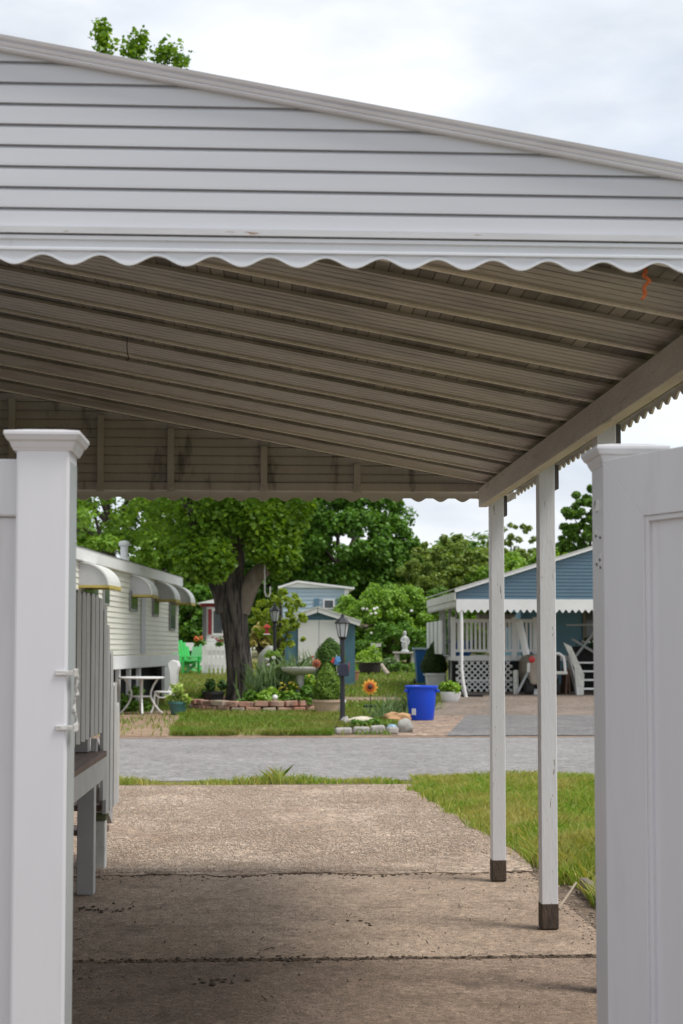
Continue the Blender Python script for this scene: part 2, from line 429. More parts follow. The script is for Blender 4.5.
poly_sheet('rock_bed', [(333, 22.9), (409, 22.9), (409, 27), (333, 27)], -.008, soil)
gravel = concrete_mat('pink_gravel', (.34, .25, .19), (.27, .20, .155), .45, 22, .9, dirt=(.24, .18, .13))
poly_sheet('gravel_path', [(392, 22.2), (452, 22.2), (470, 29), (440, 30.5), (404, 29)], -.005, gravel)
poly_sheet('carport_apron', [(430, 28.6), (640, 28.6), (660, 46), (455, 46)], -.004, apron)
poly_sheet('side_driveway', [(446, 22.1), (660, 22.1), (660, 28.8), (466, 28.8)], .001, asph_dk)
poly_sheet('garden_path', [(318, 33.6), (404, 33.6), (398, 35.2), (330, 35.2)], -.004, gravel)

# ------------------------------------------------------------------ carport
SL = .185
def zr(x): return 2.34 + SL * (1.25 - x)
FY, BY = 3.36, 8.46
XL, XR = -3.3, 1.47
cp = thing('carport', 'white sided carport with scalloped valances and ribbed metal roof over the driveway', 'carport', (0, 0, 0))

def clip(poly, f):
    out = []
    for i in range(len(poly)):
        a, b = poly[i], poly[(i+1) % len(poly)]; fa, fb = f(a), f(b)
        if fa <= 0: out.append(a)
        if (fa < 0) != (fb < 0) and fa != fb:
            t = fa / (fa - fb); out.append((a[0]+(b[0]-a[0])*t, a[1]+(b[1]-a[1])*t))
    return out
def gable(y, zb, ztop, sgn, course, lap, xr):
    """lapped siding; sgn -1 faces the camera"""
    m = MB(); z = zb; off = lambda x: ztop(x)
    while z < ztop(XL):
        poly = [(XL, z), (xr, z), (xr, z + course), (XL, z + course)]
        c = clip(poly, lambda p: p[1] - ztop(p[0]))
        if len(c) >= 3:
            zk = z + course * .78
            for cc_, q0, q1 in ((clip(c, lambda p: p[1] - zk), 1.0, .86), (clip(c, lambda p: zk - p[1]), .86, .05)):
                if len(cc_) < 3: continue
                za_, zb__ = (z, zk) if q0 == 1.0 else (zk, z + course)
                vs = [(px, y + sgn * lap * (q0 + (q1 - q0) * (pz - za_) / (zb__ - za_)), pz) for px, pz in cc_]
                m.add(vs, [tuple(range(len(vs)))])
            xe = min(xr, XL + (ztop(XL) - z) * (XR - XL) / (ztop(XL) - ztop(XR)))
            m.add([(XL, y + sgn * lap * .1, z - .0005), (xe, y + sgn * lap * .1, z - .0005), (xe, y + sgn * lap, z - .0005), (XL, y + sgn * lap, z - .0005)], [(0, 1, 2, 3)])
            m.add([(XL, y + sgn * lap, z - .0005), (xe, y + sgn * lap, z - .0005), (xe, y + sgn * lap, z + .006), (XL, y + sgn * lap, z + .006)], [(0, 1, 2, 3)])
        z += course
    return m
zex = lambda x: .026 + .0127 * x
zf = lambda x: zr(x) + .070 + zex(x)
g1 = gable(FY, 2.352, zf, -1, .0503, .0125, XR + .02).build('front_gable', alu_w, cp)
# rake trim: grooved
def rake(y0, up, mat, name):
    m = MB(); prof = [(0, -.002), (-.026, -.002), (-.03, .002), (-.027, .006), (-.032, .008), (-.036, .014), (-.031, .017), (-.040, .021), (-.044, .028), (-.02, .032), (.16, .032), (.16, .022), (0, .018)]
    fa = lambda p: (XL, y0 + p[0], zr(XL) + up + zex(XL) + p[1]); fb = lambda p: (XR + .06, y0 + p[0], zr(XR + .06) + up + zex(XR + .06) + p[1])
    m.prism(prof, fa, fb); return m.build(name, mat, cp)
rake(FY + .0, .070, alu_trim, 'rake_trim')
MB().bar((XL, FY + .02, zr(XL) + .035), (XR, FY + .02, zr(XR) + .035), .03, .09).build('rake_backing', pan, cp)

def scallop(y, x0, x1, zt, zm, amp, pitch, sgn, ph=0, axis='x', mat=valmat, name='valance', band=.0):
    n = int((x1 - x0) / pitch * 14); m = MB(); T = .004
    rows = None; o = 0
    prof = [(0, .0), (-.006, .004), (-.006, .012), (-.001, .016)]
    def P(x, yy_, z): return (x, y + sgn * -yy_, z) if axis == 'x' else (y + sgn * -yy_, x, z)
    R_ = []
    for i in range(n + 1):
        x = x0 + (x1 - x0) * i / n
        zb = zm + amp * math.cos(2 * pi * (x - ph) / pitch)
        zs = [(zt, 0), (zt - .004, .008), (zt - .012, .008), (zt - .015, .002), (zt - .030, .002), (zt - .033, .007), (zt - .038, .007), (zt - .041, .001), (zb + .008, .0), (zb + .007, .004), (zb, .004), (zb, -T), (zt, -T)]
        R_.append([P(x, q, z) for z, q in zs])
    k = len(R_[0])
    for r in R_: m.v += r
    for i in range(n):
        for j in range(k):
            m.f.append((i*k+j, i*k+(j+1) % k, (i+1)*k+(j+1) % k, (i+1)*k+j)); m.mi.append(0)
    m.f.append(tuple(range(k))); m.f.append(tuple(range(n*k, n*k+k))); m.mi += [0, 0]
    return m.build(name, mat, cp, smooth=True)
PITCH_S = .1335
scallop(FY - .018, XL, XR + .03, 2.335, 2.2745, .0118, PITCH_S, 1, ph=xx(52, FY, 250) - .0175)
MB().box(XL, XR + .02, FY - .03, FY, 2.336, 2.351).build('siding_channel', mk('channel_metal', (.60, .60, .62), (.52, .52, .54), 4, .45, stretch=(1, 1, 6), c3=(.26, .15, .08), s3=9, lo3=.64, hi3=.68), cp)
# roof pans
def flute_mat():
    m = bpy.data.materials.new('pan_flute'); m.use_nodes = True; nt = m.node_tree; b = nt.nodes['Principled BSDF']; b.inputs['Roughness'].default_value = .6
    g = nt.nodes.new('ShaderNodeNewGeometry'); mp = nt.nodes.new('ShaderNodeMapping'); mp.inputs['Scale'].default_value = (24, 3.2, .01)
    nt.links.new(g.outputs['Position'], mp.inputs[0])
    mp.inputs['Scale'].default_value = (22, 3, .01)
    br = nt.nodes.new('ShaderNodeTexBrick'); br.offset = .37; br.inputs['Scale'].default_value = 1; br.inputs['Brick Width'].default_value = 1; br.inputs['Row Height'].default_value = 1.38
    br.inputs['Mortar Size'].default_value = .055; br.inputs['Mortar Smooth'].default_value = .3
    br.inputs['Color1'].default_value = (.32, .295, .255, 1); br.inputs['Color2'].default_value = (.12, .11, .098, 1); br.inputs['Mortar'].default_value = (.02, .018, .016, 1)
    nt.links.new(mp.outputs[0], br.inputs['Vector'])
    n = nt.nodes.new('ShaderNodeTexNoise'); n.inputs['Scale'].default_value = 5; n.inputs['Detail'].default_value = 5; nt.links.new(g.outputs['Position'], n.inputs[0])
    x = nt.nodes.new('ShaderNodeMapRange'); x.inputs['From Min'].default_value = .42; x.inputs['From Max'].default_value = .62; x.inputs['To Max'].default_value = .85; nt.links.new(n.outputs[0], x.inputs[0])
    mx = nt.nodes.new('ShaderNodeMix'); mx.data_type = 'RGBA'; nt.links.new(x.outputs[0], mx.inputs[0]); nt.links.new(br.outputs[0], mx.inputs[6]); mx.inputs[7].default_value = (.07, .064, .057, 1)
    nt.links.new(mx.outputs[2], b.inputs['Base Color']); return m
flute = flute_mat()
PW = .46
Y0 = FY + .03
npan = 11
prof_band = [(.0, .013), (.0, 0.0)]
for g, gd in ((.03, .012), (.09, .018), (.150, .012), (.21, .018), (.265, .012)):
    prof_band += [(g, 0), (g + .002, gd), (g + .007, gd), (g + .009, 0)]
prof_band = [(a * .90, b) for a, b in prof_band] + [(.272, 0)]
for i in range(npan):
    y0 = Y0 + i * PW
    p = root_pan = MB()
    poly = prof_band + [(.272, .013)]
    p.prism(poly, lambda q: (XL, y0 + q[0], zr(XL) + q[1]), lambda q: (XR, y0 + q[0], zr(XR) + q[1]))
    # flute roof (stained) spans over the gap to the next pan
    w = min(PW + .02, BY - y0)
    p.prism([(0, .0131), (w if i == npan - 1 else PW - .0006, .0131), (w if i == npan - 1 else PW - .0006, .06), (0, .06)],
            lambda q: (XL, y0 + q[0], zr(XL) + q[1]), lambda q: (XR, y0 + q[0], zr(XR) + q[1]), 1)
    # lip
    p.prism([(.266, -.0005), (.266, -.008), (.269, -.0105), (.277, -.0105), (.279, -.006), (.279, .012), (.273, .012), (.273, -.0005)], lambda q: (XL, y0 + q[0], zr(XL) + q[1]), lambda q: (XR - .02, y0 + q[0], zr(XR - .02) + q[1]), 2)
    p.build('roof_panel', [pan, flute, lipm], cp)
# far gable seen from behind, with its studs and valance
gable(BY + .02, 2.30, lambda x: zr(x) + .03, -1, .053, .014, XR).build('far_gable', underside, cp)
scallop(BY + .035, XL, XR + .02, 2.300, 2.252, .014, PITCH_S, -1, ph=.03, mat=mk('valance_back', (.60, .56, .50), (.52, .48, .43), 3, .5), name='valance')
MB().box(XL, 1.24, BY - .01, BY + .015, 2.296, 2.345).build('gable_plate', underside, cp, bevel=.004)
for px in (12, 101, 171, 264, 357):
    x = xx(px, BY, 450); zt = zr(x) - .015
    st = MB().box(x - .02, x + .02, BY - .025, BY - .012, 2.27 + .02, zt).build('stud', mk('stud_metal', (.58, .54, .48), (.50, .46, .41), 5, .5), cp, bevel=.003)
    fp = MB().box(x - .024, x + .024, BY - .031, BY - .026, 2.285, 2.32)
    fp.lathe([(.006, 0), (.006, .004)], (x, BY - .033, 2.303), 8)
    fp.build('stud_foot', mk('stud_metal', (.4, .37, .32)), st)
MB().box(-2.46, -2.40, FY + .05, BY + 2.2, .0, 2.92).build('unseen_house_wall', alu_w, cp)  # unseen house wall left of the carport, added to block light from that side
# beam nailed to the inner side of the posts, outer board
bm_ = MB().box(1.250, 1.302, FY - .1, BY - .04, 2.200, 2.312).build('beam', woodp, cp, bevel=.004)
MB().box(1.396, 1.43, FY - .05, BY - .06, 2.278, 2.315).build('outer_beam', mk('dark_timber', (.17, .15, .125), (.12, .105, .09), 4, .7, .2, 30), cp, bevel=.003)
ev = scallop(XR + .02, FY, BY + .03, 2.345, 2.283, .012, .11, -1, axis='y', mat=mk('eave_valance', (.78, .75, .67), (.70, .67, .60), 3, .5), name='eave_valance')
for i, (Y, x) in enumerate(((8.34, 1.343), (6.92, 1.359), (5.655, 1.352), (4.35, 1.353))):
    pz = .115 if i < 2 else .10
    po = MB().box(x - .040, x + .040, Y - .040, Y + .040, pz, 2.34).build('post', postp, cp, bevel=.004)
    MB().box(x - .0425, x + .0425, Y - .0425, Y + .0425, .004, pz + .012).build('post_foot', rotten, po, bevel=.006)
    MB().box(x + .03, x + .062, Y - .03, Y + .05, 2.14, 2.26).build('bracket', mk('bracket_metal', (.10, .09, .085), (.07, .06, .055), 8, .6), po, bevel=.003)

# hook under the roof, orange ribbon on the valance
hx = pt(127, 347, 6.05)
hk = MB().tube([(hx.x, 6.05, zr(hx.x) + .0), (hx.x, 6.05, hx.z - .01), (hx.x + .003, 6.05, hx.z - .03), (hx.x + .008, 6.05, hx.z - .05), (hx.x + .002, 6.05, hx.z - .058), (hx.x - .005, 6.05, hx.z - .05)], .0022, 6).build('hanging_hook', black)
tag(hk, 'small dark wire hook hanging under the carport roof panels', 'hook')
rb = pt(645, 268, FY + .03)
m = MB(); pts = []
for i in range(22):
    t = i / 21; m_a = t * 15; pts.append((rb.x + .004 * math.cos(m_a) + .004 * math.sin(t * 5), FY + .03 + .004 * math.sin(m_a), rb.z - .004 - t * .072))
m.tube([(rb.x, FY + .03, zr(rb.x)), pts[0]], .0012, 5); m.tube(pts, [.0045 if i % 4 else .003 for i in range(22)], 6)
for i in range(5): m.blob((pts[4 * i][0] + random.uniform(-.004, .004), FY + .03, pts[4 * i][2]), (.006, .004, .008), 1, .3)
tag(m.build('orange_ribbon', mk('orange_cloth', (.62, .17, .05), (.45, .10, .03), 60, .7)), 'twisted orange ribbon dangling behind the front scalloped valance', 'ribbon')

# ------------------------------------------------------------------ vinyl fence and gate
CAP = [(.0650, .002), (.066, .006), (.069, .011), (.072, .019), (.073, .023), (.078, .025), (.082, .034), (.084, .036), (.084, .045), (.04, .054), (.002, .058)]
def vinyl_post(label, xc, yf, ztop, hw=.0635):
    t = thing('fence_post', label, 'fence post', (xc, yf + .0635, 0))
    MB().box(-hw, hw, -.0635, .0635, 0, ztop - .02).build('shaft', vinyl, t, bevel=.006)
    MB().frusta(CAP, (0, 0, ztop - .050)).build('cap', vinyl, t, bevel=.002)
    return t
pA = vinyl_post('white vinyl post with moulded cap and chipped latch at left gate side', -.5025, 3.17, 1.845, .0585)
pB = vinyl_post('white vinyl post with moulded cap partly behind the open gate', .8205, 3.17, 1.822)
# latch hardware on left post
for py in (673, 728):
    lt = MB()
    a = pt(55, py, 3.165); b = pt(73, py, 3.165)
    lt.box(a.x + .5025, b.x + .5025, -.0685, -.0625, a.z - .0055, a.z + .0055)
    lt.box(b.x + .5025 + .0005, b.x + .5025 + .006, -.0685, -.02, a.z - .009, a.z + .009)
    lt.build('latch_plate', mk('chipped_paint', (.62, .61, .59), (.50, .49, .47), 40, .6, .4, 60), pA, bevel=.0015)
lb = MB(); prev = None
a = pt(73.5, 677, 3.2); b = pt(71.5, 727, 3.2)
pl = [(a.x + .5025 + .004 + random.uniform(-.003, .004), -.03 + random.uniform(-.004, .004), a.z + (b.z - a.z) * i / 9) for i in range(10)]
lb.tube(pl, [.004 + random.uniform(-.0015, .002) for _ in pl], 6)
for q in pl[::3]: lb.blob(q, (.006, .006, .009), 1, .35)
lb.build('latch_bar', mk('chipped_dark', (.50, .49, .47), (.25, .23, .21), 50, .7, .5, 80, lo=.5, hi=.7), pA)
MB().box(.0587, .0605, -.05, .05, .02, 1.775).build('side_strip', mk('jamb_metal', (.38, .41, .42), (.33, .36, .365), 4, .4), pA)
# screws and holes on the right post's side face
for px, py in ((600.5, 503.5), (601, 532.5), (605, 534), (601.5, 561), (604.5, 556.5), (605, 564)):
    fr = (px - 596) / 12; p = pt(px, py, 3.297 - fr * .127)
    MB().cbox((-.0645, p.y - 3.2335, p.z), (.004, .010, .010), (.3, 0, 0)).build('screw', white, pB); MB().cbox((-.0640, p.y - 3.2335 + .009, p.z - .006), (.003, .008, .009)).build('screw_hole', black, pB)
MB().box(-.0665, -.0637, -.012, .02, 1.675, 1.70).build('tape_patch', white, pB)

pn = thing('vinyl_fence_panel', 'white vinyl fence panel left of the capped latch post', 'fence', (-.563, 3.235, 0))
MB().box(-2.0, -.0, -.022, .022, 1.655, 1.785).build('top_rail', vinyl, pn, bevel=.005)
MB().box(-2.0, -.0, -.022, .022, .06, .19).build('bottom_rail', vinyl, pn, bevel=.005)
m = MB()
for i in range(7): m.box(-2.0 + i * .286, -2.0 + i * .286 + .283, -.010, .010, .19, 1.655)
m.build('board', vinyl, pn, bevel=.004)

gx, gy = .742, 3.125
ga = math.atan2(2.907 - 3.12, .846 - .744)
gx += .9 * .0235; gy += .44 * .0235
gt = thing('vinyl_gate', 'white vinyl gate leaf with mitred frame swung open on the right', 'gate', (gx, gy, 0), ga)
GW, GT, ST = 1.15, .022, .135; z0, z1 = .07, 1.778
def mitre(poly, nm):
    MB().prism(poly, lambda q: (q[0], -GT, q[1]), lambda q: (q[0], GT, q[1])).build(nm, vinyl, gt, bevel=.0014)
e = .0004
mitre([(0, z0), (ST, z0 + ST), (ST, z1 - ST), (0, z1)], 'stile')
mitre([(GW, z0), (GW, z1), (GW - ST, z1 - ST), (GW - ST, z0 + ST)], 'stile')
mitre([(e, z1), (ST + e, z1 - ST), (GW - ST - e, z1 - ST), (GW - e, z1)], 'rail')
mitre([(e, z0), (GW - e, z0), (GW - ST - e, z0 + ST), (ST + e, z0 + ST)], 'rail')
m = MB()
for i in range(8):
    w = (GW - 2 * ST) / 8; m.box(ST + i * w + .0005, ST + (i + 1) * w - .0005, -.009, .009, z0 + ST - .01, z1 - ST + .01)
m.build('panel_board', vinyl, gt, bevel=.003)
m = MB()
m.prism([(ST, z0 + ST), (ST + .012, z0 + ST), (ST + .012, z1 - ST), (ST, z1 - ST)], lambda q: (q[0], -.019, q[1]), lambda q: (q[0], .019, q[1]))
m.prism([(ST, z1 - ST - .012), (GW - ST, z1 - ST - .012), (GW - ST, z1 - ST), (ST, z1 - ST)], lambda q: (q[0], -.018, q[1]), lambda q: (q[0], .018, q[1]))
m.build('glazing_bead', vinyl, gt, bevel=.002)

# ------------------------------------------------------------------ deck with picket railing
DX = -.952
dk = thing('deck', 'raised wooden deck with white picket railing and steps beside the driveway', 'deck', (DX, 8.0, 0))
def D(x, y, z): return (x - DX, y - 8.0, z)
def dbox(m, x0, x1, y0, y1, za, zb): return m.box(x0 - DX, x1 - DX, y0 - 8, y1 - 8, za, zb)
m = MB()
for i in range(10): dbox(m, DX - .012 - .14 * (i + 1) + .005, DX + .008 - .14 * i, 5.0, 8.42, .728, .760)
m.build('floor_board', deckb, dk, bevel=.004)
m = MB(); dbox(m, DX - .035, DX, 5.0, 8.40, .600, .727); m.build('fascia', deckw, dk, bevel=.003)
m = MB(); dbox(m, DX - 1.4, DX - .036, 8.34, 8.38, .600, .727); m.build('end_fascia', deckw, dk, bevel=.003)
m = MB(); dbox(m, -1.055, -.962, 7.98, 8.07, 0, .598); m.build('leg', deckw, dk, bevel=.004)
m = MB(); dbox(m, -1.055, -.962, 5.4, 5.49, 0, .598); m.build('leg', deckw, dk, bevel=.004)
m = MB(); dbox(m, -2.35, -2.26, 7.98, 8.07, 0, .598); m.build('leg', deckw, dk, bevel=.004)
m = MB(); dbox(m, -1.13, -1.09, 7.72, 7.80, 0, .70); m.build('brace', deckb, dk, bevel=.003)
m = MB(); dbox(m, -1.105, -1.0, 8.86, 8.96, 0, .30); b1 = m.build('stair_pier', whitedirty, dk, bevel=.008)
m = MB(); dbox(m, -1.115, -.995, 8.85, 8.97, .302, .345); m.build('pier_cap', mk('mossy_block', (.17, .17, .09), (.10, .11, .05), 14, .9, .4, 40), b1, bevel=.006)
m = MB(); dbox(m, -1.10, -1.0, 8.86, 8.96, .347, .47); m.build('pier_block', whitedirty, b1, bevel=.008)
# stairs beyond the deck
m = MB()
for i in range(3): dbox(m, DX - 1.35, DX - .06, 8.43 + i * .25, 8.43 + i * .25 + .27, .56 - i * .18, .595 - i * .18)
m.build('tread', deckb, dk, bevel=.004)
m = MB(); m.bar(D(-1.0, 8.40, .62), D(-1.0, 9.12, .32), .035, .14); m.build('stringer', deckw, dk, bevel=.003)
# railing
m = MB(); m.bar(D(DX - .06, 5.0, 1.50), D(DX - .06, 8.34, 1.50), .04, .09); m.build('rail', deckw, dk, bevel=.003)
m = MB(); m.bar(D(DX - .06, 5.0, .98), D(DX - .06, 8.34, .98), .04, .09); m.build('rail', deckw, dk, bevel=.003)
for Y in (7.15, 8.30):
    m = MB(); dbox(m, DX - .17, DX - .082, Y - .045, Y + .045, .762, 1.60); m.build('rail_post', deckw, dk, bevel=.004)
py_ = 5.1; k = 0
topz = lambda y: float(np.interp(y, [5, 7.6, 8.1, 8.3, 8.45, 8.6, 8.75, 8.85, 9.0, 9.15, 9.3], [1.655, 1.655, 1.665, 1.64, 1.59, 1.51, 1.41, 1.29, 1.145, 1.04, .94]))
while py_ < 9.2:
    w = .15; yb = .875 if py_ + w / 2 < 8.36 else float(np.interp(py_, [8.36, 8.6, 9.2], [.50, .37, .37]))
    ta, tb = topz(py_), topz(py_ + w); x0 = DX - .036 + random.uniform(-.003, .003)
    m = MB(); m.prism([(py_, yb), (py_ + w, yb - .01), (py_ + w, tb - .02), (py_ + w - .03, max(tb, ta) - .004), (py_ + .03, max(ta, tb) - .002), (py_, ta - .02)], lambda q: D(x0, q[0], q[1]), lambda q: D(x0 + .022, q[0], q[1]))
    m.build('picket', deckw, dk, bevel=.002); py_ += .195
m = MB(); m.bar(D(DX - .06, 8.34, 1.45), D(DX - .06, 9.2, .86), .035, .08); m.build('stair_rail', deckw, dk, bevel=.003)
m = MB(); m.bar(D(DX - .06, 8.34, .80), D(DX - .06, 9.2, .48), .035, .08); m.build('stair_rail', deckw, dk, bevel=.003)

# ------------------------------------------------------------------ grass, litter, edging
def blades(P, H, W):
    n = len(P); a = rng.uniform(0, 2*pi, n); h = H * rng.uniform(.5, 1.3, n); w = W * rng.uniform(.7, 1.3, n)
    lean = rng.normal(0, .45, (n, 2)) * h[:, None]
    s = np.stack([np.cos(a), np.sin(a), np.zeros(n)], 1) * (w / 2)[:, None]
    mid = P + np.stack([lean[:, 0] * .35, lean[:, 1] * .35, h * .6], 1); tip = P + np.stack([lean[:, 0], lean[:, 1], h], 1)
    V = np.empty((n, 5, 3)); V[:, 0] = P - s; V[:, 1] = P + s; V[:, 2] = mid + s * .7; V[:, 3] = tip; V[:, 4] = mid - s * .7
    return V.reshape(-1, 3), np.arange(5 * n).reshape(n, 5)
grassleaf = mkleaf('grass_blade', [(.075, .145, .015), (.11, .19, .022), (.16, .24, .035), (.13, .21, .03), (.24, .25, .06), (.36, .31, .14)], .35, gain=1.65, straw=((.50, .44, .17), 1.3))
grassfar = mkleaf('grass_blade_far', [(.06, .115, .014), (.09, .16, .02), (.125, .20, .03), (.10, .165, .025), (.17, .19, .05)], .3, gain=1.6, straw=((.30, .28, .09), .55))
from mathutils import noise as NZ
def patchy(P, sc, lo):
    q = np.array([NZ.noise(Vector((p[0] * sc, p[1] * sc, 3.1))) for p in P]); return q > lo
n = 170000
Y = 4.7 + (15.0 - 4.7) * rng.uniform(0, 1, n) ** .8; X = 1.2 + rng.uniform(0, 1, n) * (np.maximum(.26 * Y, 2.3) + .9 - 1.2)
E = np.array([ledge(y) + .09 * NZ.noise(Vector((y * 3.1, 0, 0))) + .05 * NZ.noise(Vector((y * 9, 4, 0))) for y in Y]) - .06 + rng.exponential(.05, n)
ok = (X > E) & (Y > 6.2); P = np.stack([X, Y, np.zeros(n)], 1)[ok]
P[:, 2] = [nl(x, y) - .01 for x, y in P[:, :2]]
keep = patchy(P, 2.3, -.12) | (rng.uniform(size=len(P)) < .30); P = P[keep]
tall = np.clip(1.15 - .5 * np.array([NZ.noise(Vector((p[0] * 1.3, p[1] * 1.3, 9))) for p in P]), .5, 1.7)
tall *= np.where(P[:, 1] < 9.5, 1.25, .85)
V, Q = blades(P, .075 * tall, .007)
kind(tag(npmesh('grass', V, Q, grassleaf), 'bright green patchy grass growing beside the driveway', 'grass'), 'stuff')
# clover leaves
i = rng.integers(0, len(P), 1800); V, Q = leafmesh(P[i] + np.array([0, 0, .05]), .025, .025, 1.5)
kind(tag(npmesh('clover', V, Q, mkleaf('clover_leaf', [(.09, .15, .02), (.14, .21, .04), (.11, .17, .02)], .3)), 'low clover leaves scattered through the near lawn', 'clover'), 'stuff')
# strip of grass at the street edge
n = 7000; X = rng.uniform(-4, 4.3, n); Y = 14.62 + rng.normal(0, .10, n) + .05 * np.sin(X * 3)
hh = .05 * (1 + 1.2 * (np.abs(X + .1) < .25)) * np.clip(1 + .8 * np.sin(X * 5) * np.sin(X * 2.3 + 1), .35, 1.8)
V, Q = blades(np.stack([X, Y, np.full(n, -.02)], 1), hh, .010)
kind(tag(npmesh('verge_grass', V, Q, grassleaf), 'thin line of grass along the near street edge', 'grass'), 'stuff')
# far lawn
n = 150000; Y = 22.3 + 32 * rng.uniform(0, 1, n) ** 1.6; X = rng.uniform(-.23, .20, n) * Y
P = np.stack([X, Y, np.array([gz(y) for y in Y])], 1)
def inpoly(P, pix):
    poly = [(xx(px, y), y) for px, y in pix]; c = np.zeros(len(P), bool); j = len(poly) - 1
    for i in range(len(poly)):
        xi, yi = poly[i]; xj, yj = poly[j]
        c ^= ((yi > P[:, 1]) != (yj > P[:, 1])) & (P[:, 0] < (xj - xi) * (P[:, 1] - yi) / (yj - yi + 1e-9) + xi); j = i
    return c
bad = inpoly(P, [(90, 22.3), (168, 22.3), (181, 27.5), (176, 31), (80, 31)]) & (rng.uniform(size=n) > .05)
bad |= inpoly(P, [(392, 22.2), (452, 22.2), (470, 29), (440, 30.5), (404, 29)]) | inpoly(P, [(430, 22), (680, 22), (680, 46), (455, 46)])
bad |= inpoly(P, [(318, 33.6), (404, 33.6), (398, 35.2), (330, 35.2)])
bad |= inpoly(P, [(334, 22.2), (410, 22.2), (410, 24.6), (334, 24.6)]) & (rng.uniform(size=n) > .08)
bad |= (Y < 24.5) & ~patchy(P, .8, -.1) & (rng.uniform(size=n) > .15)
P = P[~bad]
V, Q = blades(P, .085, .022)
kind(tag(npmesh('grass', V, Q, grassfar), 'mown grass of the garden lawn across the street', 'grass'), 'stuff')
# litter on the slab: catkins, twigs, crumbs
m = MB()
for k in range(110):
    y = random.uniform(5.4, 8.6) if random.random() < .75 else random.uniform(8.6, 13); x = random.uniform(-.18, .24) * y * .9
    if x > 1.5: continue
    a = random.uniform(0, pi); l = random.choice([.006, .008, .012, .02, .03]) ; c, s = math.cos(a), math.sin(a)
    m.bar((x, y, .004), (x + c * l, y + s * l * 1.6, .006 + random.uniform(0, .006)), random.uniform(.002, .005), .003)
for cx_, cy_, k in ((-.95, 7.55, 14), (-.78, 7.5, 10), (-.85, 6.05, 18), (-.85, 5.85, 12), (-.2, 5.9, 14), (.45, 7.1, 5), (-1.0, 5.6, 10), (.1, 6.3, 12), (-.95, 6.32, 12)):
    for j in range(k):
        m.blob((cx_ + random.gauss(0, .05), cy_ + random.gauss(0, .05), .004), (random.uniform(.004, .014), random.uniform(.004, .02), .004), 1, .4)
for k in range(260):
    x = random.uniform(-1.3, 1.55); y = random.choice([6.27, 6.335, 6.30]) + random.gauss(0, .010)
    m.blob((x, y, .0), (random.uniform(.004, .014), random.uniform(.003, .007), .004), 1, .4)
for k in range(150):
    x = random.uniform(-1.6, 1.6); m.blob((x, 8.60 + .09 * NZ.noise(Vector((x * 2.3, 0, 0))) + random.gauss(0, .015), .003), (random.uniform(.005, .016), random.uniform(.004, .012), .004), 1, .4)
kind(tag(m.build('leaf_litter', mk('litter', (.05, .04, .03), (.12, .085, .055), 30, .95)), 'dark twigs and crumbs scattered on the concrete floor', 'leaf litter'), 'stuff')
m = MB()
for k in range(700):
    y = random.uniform(8.4, 9.2) if k < 200 else random.uniform(6.2, 9.2)
    x = random.uniform(-1.5, 1.6) if k < 200 else 1.62 + random.gauss(0, .08)
    r = random.uniform(.003, .009); m.blob((x, y, .002), (r, r, r * .8), 1, .3)
kind(tag(m.build('pebbles', concrete_mat('pebble', (.34, .28, .23), (.25, .2, .16), .3, 30, .4)), 'loose pebbles along the slab joint and lawn edge', 'pebbles'), 'stuff')
def stones(P, r):
    n = len(P); q = rng.uniform(.7, 1.3, (n, 3)) * r[:, None] * np.array([1, 1, .75]); a = rng.uniform(0, 2*pi, n); c, s_ = np.cos(a), np.sin(a)
    B = np.array([[1,0,0],[0,1,0],[-1,0,0],[0,-1,0],[0,0,1],[0,0,-1]], float) + 0; V = B[None] * q[:, None, :]
    V = np.stack([V[..., 0]*c[:, None] - V[..., 1]*s_[:, None], V[..., 0]*s_[:, None] + V[..., 1]*c[:, None], V[..., 2]], -1) + P[:, None, :]
    T = np.array([[0,1,4],[1,2,4],[2,3,4],[3,0,4],[1,0,5],[2,1,5],[3,2,5],[0,3,5]]); Q = (T[None] + 6*np.arange(n)[:, None, None]).reshape(-1, 3)
    return V.reshape(-1, 3), Q
aggm = mkleaf('aggregate_stone', [(.22, .162, .125), (.32, .248, .20), (.42, .345, .295), (.36, .268, .21), (.28, .235, .21), (.54, .465, .41)], 0.0, .85, gain=1.08)
n = 62000; Y = 8.70 + 5.6 * rng.uniform(0, 1, n) ** 1.25; X = rng.uniform(-1.75, 1.7, n) * (1 + (Y - 8.7) * .06); ok = X < np.array([np.interp(y, [8.6, 10.3, 12, 13.4, 14.3], [1.62, 1.6, 1.5, 1.42, 1.55]) for y in Y]); X, Y = X[ok], Y[ok]
keep = np.array([NZ.noise(Vector((x * 1.1, y * .8, 1))) for x, y in zip(X, Y)]) + rng.normal(0, .35, len(X)) > -.12; X, Y = X[keep], Y[keep]
V, Q = stones(np.stack([X, Y, .008 - .016 * (np.maximum(Y, 9) - 9) / 5.3], 1), rng.uniform(.003, .0085, len(X)))
kind(tag(npmesh('aggregate', V, Q, aggm), 'exposed pebbly aggregate over the outer driveway surface', 'pebbles'), 'stuff')
n = 16000; Y = rng.uniform(5.3, 8.6, n); X = rng.uniform(-.2, .24, n) * Y; ok = (X < 1.56) & (np.abs(Y - 6.30) > .05); X, Y = X[ok], Y[ok]
V, Q = stones(np.stack([X, Y, np.full(len(X), .0004)], 1), rng.uniform(.0014, .0034, len(X)))
kind(tag(npmesh('aggregate', V, Q, mkleaf('fine_aggregate', [(.13, .095, .07), (.21, .155, .12), (.30, .235, .19), (.38, .31, .26)], 0.0, .85, gain=.8)), 'fine grit showing in the worn carport floor concrete', 'grit'), 'stuff')
